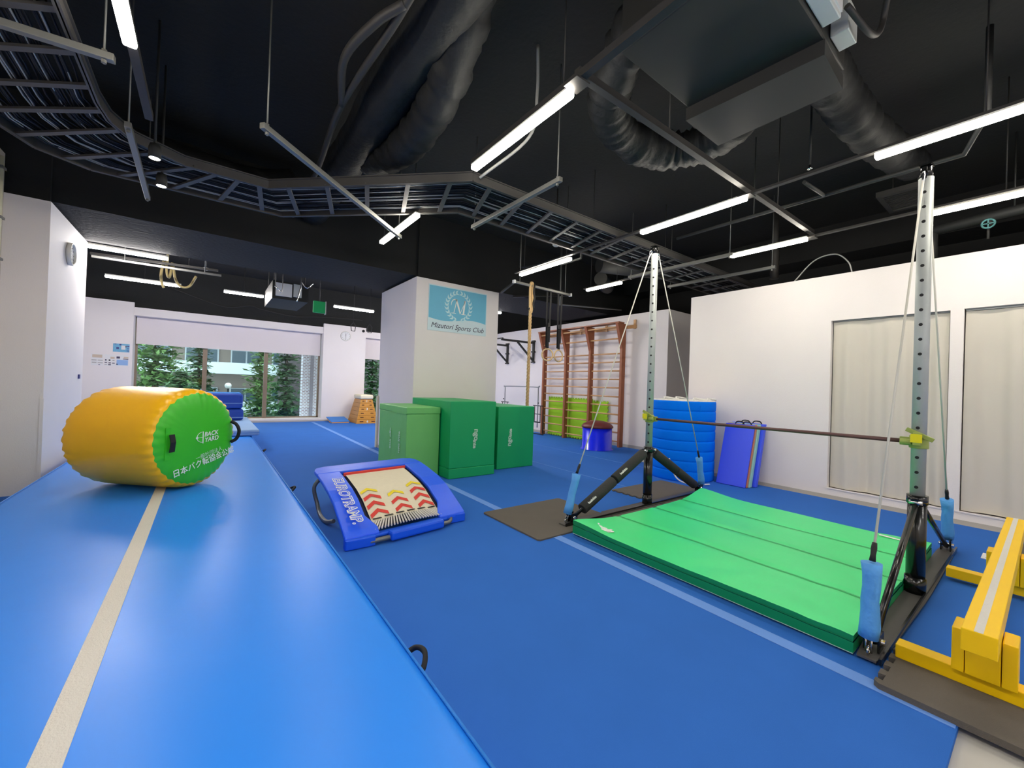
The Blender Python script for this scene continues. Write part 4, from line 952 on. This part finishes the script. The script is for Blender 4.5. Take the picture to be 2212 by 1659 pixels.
obj('wall_rail', MB().box(XB-.03, XB-.002, PY[0]-.25, PY[3]+.1, 2.92, 3.0), m_woodlight, wb)
bl = MB()
for y in (6.12, 7.0, 7.9, 8.8): bl.box(XB-.06, XB-.03, y-.03, y+.03, 2.90, 3.12)
obj('wall_block', bl, m_woodlight, wb)
obj('wall_stay', MB().box(XP+.13, XB-.03, PY[0]-.02, PY[0]+.02, 2.93, 2.98).box(XP+.13, XB-.03, PY[3]-.02, PY[3]+.02, 2.93, 2.98).box(XP+.13, XB-.03, PY[1]-.02, PY[1]+.02, 2.93, 2.98).box(XP+.13, XB-.03, PY[2]-.02, PY[2]+.02, 2.93, 2.98), m_woodlight, wb)
# lime puzzle mats behind the bars
MX = Matrix(((0,0,1,0), (1,0,0,0), (0,1,0,0), (0,0,0,1)))
def wtile(label, ya, yb_, za, zb, x, teeth, lean=0):
    p = puzzle(ya, yb_, za, zb, 0, .02, teeth); mb = MB(); mb.f = p.f; mb.sm = p.sm
    mb.v = [Vector((x + v.z + lean*(v.y-zb), v.x, v.y)) for v in p.v]
    tag(obj('foam_floor_tile', mb, m_lime), label, 'foam tile', 'lime green foam tiles')
wtile('lime green foam tile standing behind the left bay of the wall bars', 8.25, 9.12, .01, 1.14, 8.24, 'ns', -.0)
wtile('lime green foam tile standing behind the middle bay of the wall bars', 7.38, 8.23, .01, 1.14, 8.24, 'ns')
wtile('lime green foam tile with toothed edge ending behind the right bay', 6.85, 7.36, .01, 1.10, 8.24, 'nws')

# mushroom
mu = thing('pommel_mushroom', 'shiny blue drum with domed maroon top in front of the wall bars', 'pommel mushroom', (7.36, 6.42, 0))
obj('drum', MB().lathe((7.36, 6.42, 0), [(0, .004), (.38, .004), (.38, .014), (.345, .02), (.34, .50), (0, .50)], 48), m_drumblue, mu)
obj('cushion', MB().lathe((7.36, 6.42, 0), [(.345, .50), (.365, .51), (.365, .545), (.32, .59), (.22, .64), (.1, .665), (0, .67)], 48), m_maroon, mu)
# outlet
tag(obj('wall_outlet', MB().box(XB-.008, XB, 5.75, 5.82, .3, .42), m_paper, bevel=.002), 'white wall outlet low on the wall right of the wall bars', 'outlet')

# ================================================================== ROPE AND RINGS
bfr = thing('hanging_bar_frame', 'steel tube frame under the ceiling carrying rope and rings', 'frame', (5.2, 6, 3.3))
obj('tube', MB().bar((4.47, 5.99, 3.33), (5.95, 6.04, 3.33), .04, .04), m_strut, bfr)
obj('tube', MB().bar((4.80, 6.88, 3.33), (4.47, 5.99, 3.33), .035, .035).bar((5.95, 6.04, 3.33), (5.2, 7.0, 3.33), .035, .035), m_steel_dark, bfr)
obj('end_cap', MB().box(4.44, 4.475, 5.96, 6.02, 3.30, 3.36).box(5.94, 5.97, 6.0, 6.07, 3.3, 3.36), m_paper, bfr)
obj('hanger_rod', MB().cyl((4.6, 6.0, 3.34), (4.6, 6.0, ZC), .008, n=6), m_strut, bfr)
obj('hanger_rod', MB().cyl((5.8, 6.03, 3.34), (5.8, 6.03, ZC), .008, n=6), m_strut, bfr)
rp = thing('climbing_rope', 'twisted tan climbing rope hanging right of the pillar', 'rope', (4.87, 6.0, .5))
rope = MB(); nS = 150
for s in range(3):
    rope.tube([(4.875+.016*math.cos(s*2*PI/3+k*.5), 6.0+.016*math.sin(s*2*PI/3+k*.5), .55+k*(2.35/nS)) for k in range(nS+1)], .0175, 6)
obj('strands', rope, m_rope, rp)
obj('top_loop', MB().tube(bez([(4.87, 6.0, 2.85), (4.86, 6.0, 3.1), (4.86, 6.0, 3.34), (4.89, 6.0, 3.385), (4.92, 6.0, 3.34), (4.92, 6.0, 3.1), (4.90, 6.0, 2.82)]), .026, 8), m_rope, rp)
obj('chain_wrap', MB().tube(bez([(4.93, 5.965, 3.36), (4.91, 5.955, 3.2), (4.94, 5.96, 3.1), (4.91, 5.96, 3.0), (4.93, 5.965, 2.9)]), .02, 6).cyl((4.8, 6.0, 2.89), (4.95, 6.0, 2.89), .02, n=8), m_rubber, rp)
def ring(x, y, z, r=.115, t=.016, ax=0.15):
    return [(x+r*math.cos(a)*math.cos(ax), y+r*math.cos(a)*math.sin(ax), z+r*math.sin(a)) for a in [2*PI*k/32 for k in range(32)]]
for (x, tilt, lb) in ((5.37, -.35, 'left wooden gymnastic ring on a black strap before the wall bars'), (5.67, .05, 'right wooden gymnastic ring on a black strap before the wall bars')):
    t = thing('gymnastic_ring', lb, 'gymnastic ring', (x, 6.03, 1.93), 'gymnastic rings before the wall bars')
    obj('ring', MB().tube(ring(x, 6.03, 2.05, ax=tilt), .015, 10, closed=True), m_ring, t)
    st = MB()
    st.bar((x, 6.03, 2.17), (x-.01, 6.03, 2.6), .05, .014, (0, 1, 0)); st.bar((x-.02, 6.05, 2.2), (x-.035, 6.05, 3.34), .045, .005, (0, 1, 0)); st.bar((x+.02, 6.02, 2.3), (x+.035, 6.02, 3.38), .045, .005, (0, 1, 0)); st.box(x-.055, x+.055, 6.0, 6.07, 3.355, 3.37)
    obj('strap', st, m_webbing, t)
    obj('buckle', MB().box(x-.028, x+.028, 6.0, 6.015, 2.6, 2.68), m_steel_dark, t)
# pull-up brackets
for (y, lb) in ((9.95, 'dark steel pull up arm on the far wall, behind the rope'), (11.35, 'dark steel pull up arm on the far wall, partly behind the pillar')):
    t = thing('pull_up_bracket', lb, 'pull up bracket', (8.25, y, 2.2), 'pull up brackets on the far wall')
    obj('wall_plate', MB().box(XB-.06, XB-.01, y-.035, y+.035, 2.18, 2.88), m_blackpipe, t)
    obj('arm', MB().bar((XB-.06, y, 2.80), (7.0, y, 2.80), .05, .06).bar((XB-.06, y, 2.25), (7.62, y, 2.78), .045, .05), m_blackpipe, t)
    fg = MB()
    for z in (2.19, 2.52, 2.86): fg.box(XB-.075, XB-.005, y-.07, y+.07, z-.02, z+.02)
    obj('flange', fg, m_blackpipe, t)
tag(obj('pull_up_crossbar', MB().cyl((7.03, 9.9, 2.84), (7.03, 11.4, 2.84), .018, n=12), m_blackpipe), 'black bar joining the outer ends of the two pull up arms', 'pull up bar')
for (x, z, lb) in ((6.58, 1.56, 'wooden ring on a bundled strap peeking past the right edge of the pillar'),):
    t = thing('gymnastic_ring', lb, 'gymnastic ring', (x, 9.6, z-.12), 'gymnastic rings by the pillar edge')
    obj('ring', MB().tube(ring(x-.12, 9.6, z, .12, ax=.3), .016, 8, closed=True), m_ring, t)
    obj('strap', MB().tube([(x-.13, 9.6, z+.12), (x-.08, 9.6, z+.4), (x-.14, 9.6, z+.7), (x-.12, 9.6, 2.8)], .02, 6).tube([(x-.10, 9.6, z+.12), (x-.16, 9.6, z+.4), (x-.09, 9.6, z+.7), (x-.12, 9.6, ZC-.02)], .014, 6), m_webbing, t)
# trolley frame
ct = thing('trolley_frame', 'grey metal trolley frame standing beside the wall bars', 'trolley', (7.9, 9.9, 0))
obj('hoop', MB().tube(bez([(7.9, 10.9, .7), (7.9, 10.9, 1.33), (7.9, 10.84, 1.40), (7.9, 9.30, 1.40), (7.9, 9.22, 1.33), (7.9, 9.22, .2)]), .016, 10), m_trimmetal, ct)
obj('bottom_rail', MB().tube(bez([(7.9, 8.98, .75), (7.9, 8.97, .1), (7.88, 9.1, .02), (7.9, 10.8, .02)]), .014, 8), m_rubber, ct)
bx = MB()
for yy in (9.1, 9.36): bx.cyl((7.9, yy, .35), (7.9, yy, .85), .012, n=8)
bx.cyl((7.9, 8.98, .85), (7.9, 9.43, .85), .014, n=8); bx.cyl((7.9, 9.1, .36), (7.9, 9.36, .36), .02, n=8); bx.cyl((7.9, 9.08, .6), (7.9, 9.38, .6), .01, n=8)
for yy in (10.77, 11.03): bx.cyl((7.9, yy, .3), (7.9, yy, .88), .012, n=8)
bx.cyl((7.9, 10.7, .88), (7.9, 11.1, .88), .014, n=8)
obj('side_frame', bx, m_blackpipe, ct)
obj('knob', MB().sphere((7.88, 9.18, .93), .02, 10).sphere((7.88, 10.95, .98), .02, 10), m_rubber, ct)

# ================================================================== VAULTING BOXES AND SPRINGBOARD
def vault(label, cx, cy, dark=False):
    t = thing('vaulting_box', label, 'vaulting box', (cx, cy, 0), 'wooden vaulting boxes')
    H = [0, .135, .27, .405, .54, .675, .80]; wb_, wt = .36, .19; lb_, lt = .52, .36
    def hw(z): return wb_+(wt-wb_)*z/.80
    def hl(z): return lb_+(lt-lb_)*z/.80
    for k in range(6):
        a, b = H[k]+.003, H[k+1]-.003
        A, B = (hw(a), hl(a)), (hw(b), hl(b))
        vs = [(cx+sx*W*1, cy+sy*D, z) for z, (W, D) in ((a, A), (b, B)) for sx, sy in ((-1, -1), (1, -1), (1, 1), (-1, 1))]
        sec = obj('box_section', MB().add(vs, [(0, 3, 2, 1), (4, 5, 6, 7), (0, 1, 5, 4), (1, 2, 6, 5), (2, 3, 7, 6), (3, 0, 4, 7)]), m_vaultwood if not dark else m_vaultside, t)
        zc = (a+b)/2; yy = cy-hl(zc)-.004; ww_ = hw(zc)
        obj('hand_slot', MB().box(cx-ww_*.72, cx-ww_*.38, yy, yy+.006, zc-.014, zc+.014).box(cx+ww_*.38, cx+ww_*.72, yy, yy+.006, zc-.014, zc+.014), m_slot, sec)
        if k in (0, 3, 5) and not dark:
            text({5: '1', 3: '3', 0: '6'}[k], (cx, yy-.002, zc), (1, 0, 0), (0, 0, 1), .10, m_white, sec, 'number', bold=.003)
    obj('padded_top', MB().box(cx-.22, cx+.22, cy-.39, cy+.39, .80, .95), m_cream, t, bevel=.05, seg=4)
vault('wooden six section vaulting box with cream padded top by the far window', 4.30, 14.2)
vault('second wooden vaulting box mostly hidden behind the pillar', 5.28, 14.3, True)
sb = thing('springboard', 'bright blue topped springboard lying left of the vaulting box', 'springboard', (3.55, 14.3, 0))
obj('deck', MB().prism([(14.05, .04), (14.05, .06), (14.75, .16), (14.75, .14)], 3.25, 3.83, PYZ), m_blocktop, sb)
obj('frame', MB().prism([(14.05, .003), (14.05, .04), (14.75, .14), (14.75, .10), (14.3, .003)], 3.27, 3.81, PYZ), m_vaultside, sb)
# ================================================================== CURTAINS
def curtain(label, ya, yb_, seed, x=XR+.07):
    t = thing('curtain', label, 'curtain', (x, (ya+yb_)/2, .13), 'pale grey curtains on the right wall')
    rg = random.Random(seed); ny_, nz_ = 90, 24; vs = []; fs = []
    f1, f2, p1, p2 = rg.uniform(2.4, 3), rg.uniform(6.5, 8.5), rg.random()*6, rg.random()*6
    for i in range(ny_+1):
        for k in range(nz_+1):
            u = i/ny_; z = .135 + (2.46-.135)*k/nz_; v = k/nz_
            d = .030*math.sin(f1*u*2*PI*(yb_-ya)/1.2+p1+.5*(1-v)) + (.012*(1-u)+.004)*math.sin(f2*2*PI*u*(yb_-ya)/1.2+p2-.8*v)
            d *= (.55+.45*(1-v)) if v > .8 else 1
            if v > .965: d *= .4
            vs.append((x+d, ya+(yb_-ya)*u, z))
    for i in range(ny_):
        for k in range(nz_): a = i*(nz_+1)+k; fs.append((a, a+1, a+nz_+2, a+nz_+1))
    obj('cloth', MB().add(vs, fs, True), m_curtain, t)
    obj('curtain_track', MB().box(x-.02, x+.02, ya, yb_, 2.462, 2.484), m_trimmetal, t)
curtain('pale grey curtain left of the narrow white post', .76, 1.89, 1)
curtain('pale grey curtain right of the narrow white post', -1.08, .63, 5)

# ================================================================== OUTSIDE
struct('ground', MB().box(-30, 40, 16.2, 70, -4.2, -4.0), m_asphalt)
bu = thing('apartment_building', 'pale apartment block with long white balconies beyond the trees', 'building', (0, 36, -4))
obj('wall', MB().box(-16, 14, 36, 40, -4, 9), m_facade, bu)
for z in (-1.15, 1.6, 4.35):
    obj('balcony', MB().box(-16, 9, 34.0, 35.9, z, z+.78), m_balc, bu)
    for k in range(9):
        x = -14.3+k*2.6; wn = obj('window', MB().box(x, x+1.9, 35.85, 35.99, z+.5, z+1.75), m_balc, bu)
        obj('pane', MB().box(x+.08, x+.9, 35.80, 35.86, z+.55, z+1.7), m_winglass, wn); obj('pane', MB().box(x+1.0, x+1.8, 35.80, 35.86, z+.55, z+1.7), m_winglass, wn)
dw = thing('office_building', 'dark brown plain building side seen through the right end of the window', 'building', (6.5, 25.5, -4))
obj('wall', MB().box(3.4, 12, 24, 28, -4, 7), m_darkfac, dw)
bk = thing('brick_building', 'pink brick corner pier close outside the right end of the window', 'building', (3.4, 18.2, -4))
obj('wall', MB().box(3.03, 3.31, 18, 18.4, -4, 5.5), m_brick, bk)
obj('pier', MB().box(3.31, 3.42, 17.95, 18.4, -4, 5.5), mat('dark_pier', (92, 84, 92), .8), bk)
obj('wing', MB().box(3.42, 4.3, 18, 18.4, -4, 5.5), m_brick, bk)
sl = thing('street_lamp', 'white globe street lamp outside the middle of the window', 'street lamp', (.86, 25.5, -4))
obj('pole', MB().cyl((.86, 25.5, -4), (.86, 25.5, .82), .04, n=8), m_rubber, sl)
obj('globe', MB().sphere((.86, 25.5, .94), .15, 14), m_paper, sl)
def tree(name, label, x, y, h, r, m_, seed, base=-4, dens=1.0, cone=True):
    rg = random.Random(seed); t = thing(name, label, 'tree', (x, y, base), 'trees outside the window')
    obj('trunk', MB().cyl((x, y, base), (x, y, base+h*.93), .13, .03, n=8), m_bark, t)
    mb = MB(); layers = int(h/.36)
    for l in range(layers):
        f = (l+.5)/layers; z = base + h*(.08+.92*f); R = r*((1-f)**.75+.06) if cone else r*math.sqrt(max(.02, 1-(2*f-1)**2))
        nb = int(9*dens*(.4+R/r)+4)
        for b in range(nb):
            a = rg.random()*2*PI; rr_ = R*rg.uniform(.75, 1.1); nseg = int(rr_/.11)+2
            for k in range(nseg):
                q = (k+rg.random())/nseg; px = x+math.cos(a)*rr_*q; py = y+math.sin(a)*rr_*q; pz = z-.28*rr_*q*q+rg.uniform(-.12, .12)
                s = rg.uniform(.09, .2)*(1.25-.5*q)
                c = Vector((px+rg.uniform(-.1, .1), py+rg.uniform(-.1, .1), pz)); d1 = Vector((rg.uniform(-1, 1), rg.uniform(-1, 1), rg.uniform(-.35, .25))).normalized()*s
                d2 = d1.cross(Vector((rg.uniform(-.4, .4), rg.uniform(-.4, .4), 1))).normalized()*s*.5
                mb.add([c-d1, c+d2, c+d1, c-d2], [(0, 1, 2, 3)])
    obj('foliage', mb, m_, t)
tree('conifer_tree', 'dark conifer outside the right pane of the wide window', 2.78, 20.3, 8.2, 1.25, m_leaf, 1, dens=2.2)
tree('conifer_tree', 'lighter conifer outside the middle pane of the wide window', 2.0, 22.6, 8.4, 1.25, m_leaf2, 2, dens=2.2)
tree('conifer_tree', 'dark conifer seen beside the left mullion of the wide window', -.35, 25, 8.8, 1.2, m_leaf, 3, dens=2)
tree('broadleaf_tree', 'full green tree at the left end of the wide window', -1.75, 22, 7.6, 1.35, m_leaf2, 4, cone=False, dens=2.2)
tree('broadleaf_tree', 'low green tree left of the dark conifer outside', -.85, 20.0, 5.6, .95, m_leaf, 7, cone=False, dens=2)
tree('broadleaf_tree', 'orange tinged low tree outside, left of the street lamp', .25, 23.0, 4.7, .75, m_leaf3, 5, cone=False, dens=1.6)
tree('broadleaf_tree', 'low round green bush below the street lamp outside', .9, 20.5, 4.1, .8, m_leaf2, 6, cone=False, dens=2)
tree('conifer_tree', 'dark tree seen through the narrow window behind the pillar', 6.6, 20.5, 7.5, 1.6, m_leaf, 8, dens=2)
